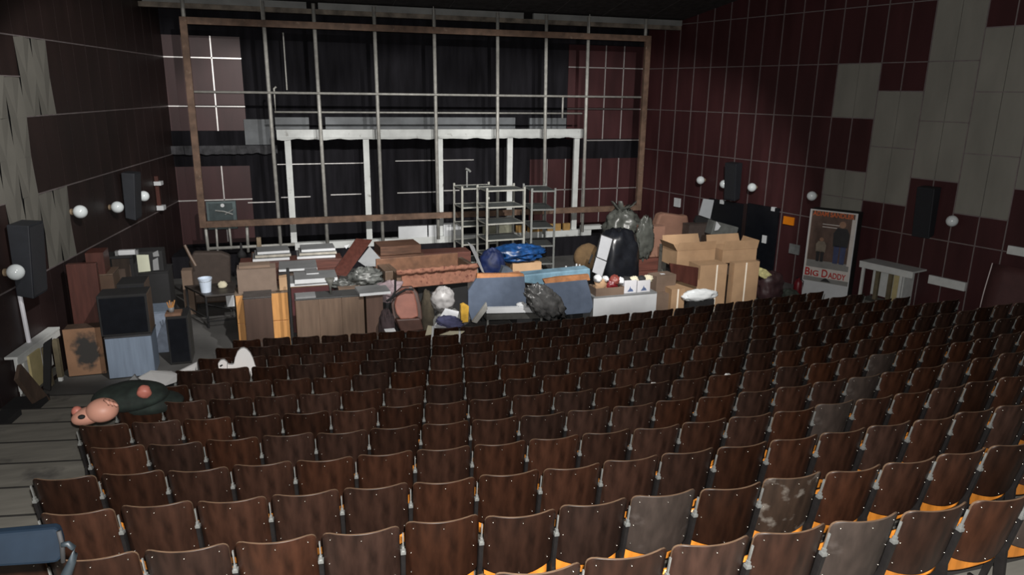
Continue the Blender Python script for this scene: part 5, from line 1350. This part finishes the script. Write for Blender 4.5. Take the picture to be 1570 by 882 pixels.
# white foam sheets at the left ends of the fifth/sixth rows
panel_px('foam_board', 'bright white folded board lying at the left end of the fifth row', 'board', [(212, 580), (230, 570), (262, 571), (271, 575), (271, 586), (250, 593), (232, 592)], [9.8, 10.0, 10.1, 10.0, 9.75, 9.6, 9.6], FOAMW, .05, bevel=.01)
panel_px('foam_board', 'grey-white board tip left of the bright folded board', 'board', [(192, 589), (206, 575), (210, 581), (222, 590)], 9.9, GREYL, .05)
panel_px('foam_board', 'bright white board strip left of the fourth row', 'board', [(274, 570), (302, 556), (303, 568), (298, 571)], [10.3, 10.6, 10.6, 10.4], FOAMW, .06, bevel=.01)
# white rounded foam piece draped over a seat in the third/fourth row
Yq = 10.05+.25
pts = [(335, 566), (334, 558), (338, 553), (344, 552.5), (348, 556), (350, 559.5), (356, 560), (358.5, 559)]
pts += [(360, 550), (364, 540), (369, 535), (374, 534), (379, 536.5), (384, 542), (388, 550), (391, 560), (393, 565), (386, 565.5), (386.5, 575), (385, 582), (383, 574), (381, 566), (374, 565.5), (362, 567), (352, 568)]
y_ = Yq
t = thing('foam_cutout', 'bright white rounded foam shape with small head over the fourth row', 'foam shape', P(365, 566, y_))
MB().prism([P(a, b, y_) for a, b in pts], (0, .07, 0)).build('shape', FOAMW, t, bevel=.012)
MB().prism([P(a, b, y_-.004) for a, b in [(336.5, 561), (340, 559), (342, 560), (338, 563)]], (0, -.006, 0)).build('dark_eye', BLACK, t)
MB().tube([P(348.5, 557, y_-.004), P(348.5, 567, y_-.004)], .004, 5).build('seam', GREYL, t)
# white tags stuck on two backrests
for (a, b, lab) in ((1003, 591, 'torn white scrap stuck on a backrest top in the sixth row'), (1117, 577, 'small white tag stuck on a backrest in the sixth row')):
    best = None
    for (k, ri), (x, y, z, an) in SEATS.items():
        for zz in (.74, .8, .84):
            q = proj((x+.08*math.cos(an), y-.1, z+zz)); dd_ = (q[0]-a)**2+(q[1]-b)**2
            if best is None or dd_ < best[0]: best = (dd_, x, y, z+zz, an)
    _, x, y, z, an = best
    p = P(a, b, y-.125)
    tag(MB().prism([(p.x-.035, p.y, p.z-.012), (p.x+.02, p.y, p.z-.016), (p.x+.04, p.y, p.z+.014), (p.x-.01, p.y, p.z+.02)], (0, .05, 0)).build('paper_tag', FOAMW), lab, 'paper')
# blue vinyl backrest nearest the camera, bottom left
Yv = 2.9
t = thing('padded_chair', 'blue vinyl padded chair back on a grey tube frame, cut by the bottom left corner', 'chair', P(40, 880, Yv))
pts = [(-150, 832), (-150, 880), (70, 866), (88, 864), (97, 854), (95, 830), (90, 814), (82, 811)]
MB().prism([P(a, b, Yv+.001*(870-b)) for a, b in pts], (0, .05, 0)).build('back_pad', VINYL, t, bevel=.012)
MB().tube([P(94, 836, Yv), P(104, 834, Yv), P(112, 840, Yv), P(114, 850, Yv), P(110, 862, Yv), P(100, 885, Yv), P(92, 930, Yv)], [.010, .012, .012, .012, .016, .022, .022], 10).build('tube_frame', STEELB, t, smooth=True)
MB().tube([P(90, 815, Yv+.01), P(95, 835, Yv+.01), P(97, 862, Yv+.01)], .009, 8).build('edge_piping', BLACK, t, smooth=True)
# ------------------------------------------------------------------ lights, world, camera
def spot(name, loc, tgt, energy, angle, blend, size=.06, col=(1, .97, .93)):
    l = bpy.data.lights.new(name, 'SPOT'); l.energy = energy; l.spot_size = math.radians(angle); l.spot_blend = blend
    l.shadow_soft_size = size; l.color = col
    o = bpy.data.objects.new(name, l); COL.objects.link(o); o.location = loc
    o.rotation_euler = (Vector(tgt)-Vector(loc)).to_track_quat('-Z', 'Y').to_euler()
    return o
fl = bpy.data.lights.new('camera_flash', 'POINT'); fl.energy = 3000; fl.shadow_soft_size = .03; fl.color = (1, .97, .93)
o = bpy.data.objects.new('camera_flash', fl); COL.objects.link(o); o.location = CAM+Vector((.05, -.05, .16))
for k, (tx, e) in enumerate(((-2.2, 5200), (1.8, 5600), (5.6, 6000), (9.2, 7800))):  # unseen spots added above the audience to brighten the stage
    spot('added_stage_spot', (1.+1.6*k, 7., 8.0), (tx, 18.6, 1.8), e*.5, 47.5, .22 if k < 3 else .4)
w = bpy.data.worlds.new('hall_air'); SC.world = w; w.use_nodes = True
w.node_tree.nodes['Background'].inputs['Color'].default_value = (.5, .53, .56, 1)
w.node_tree.nodes['Background'].inputs['Strength'].default_value = .05
cam = bpy.data.cameras.new('camera'); co = bpy.data.objects.new('camera', cam); COL.objects.link(co)
cam.sensor_fit = 'HORIZONTAL'; cam.sensor_width = 36.; cam.lens = 36.*F_PX/1570.; cam.clip_start = .05; cam.clip_end = 200
R3 = Matrix((RIGHT, -DOWN, -FWD)).transposed()
co.matrix_world = Matrix.Translation(CAM) @ R3.to_4x4()
SC.camera = co
SC.view_settings.view_transform = 'Standard'; SC.view_settings.look = 'None'
SC.view_settings.gamma = 1; SC.view_settings.use_curve_mapping = False; SC.view_settings.exposure = 0
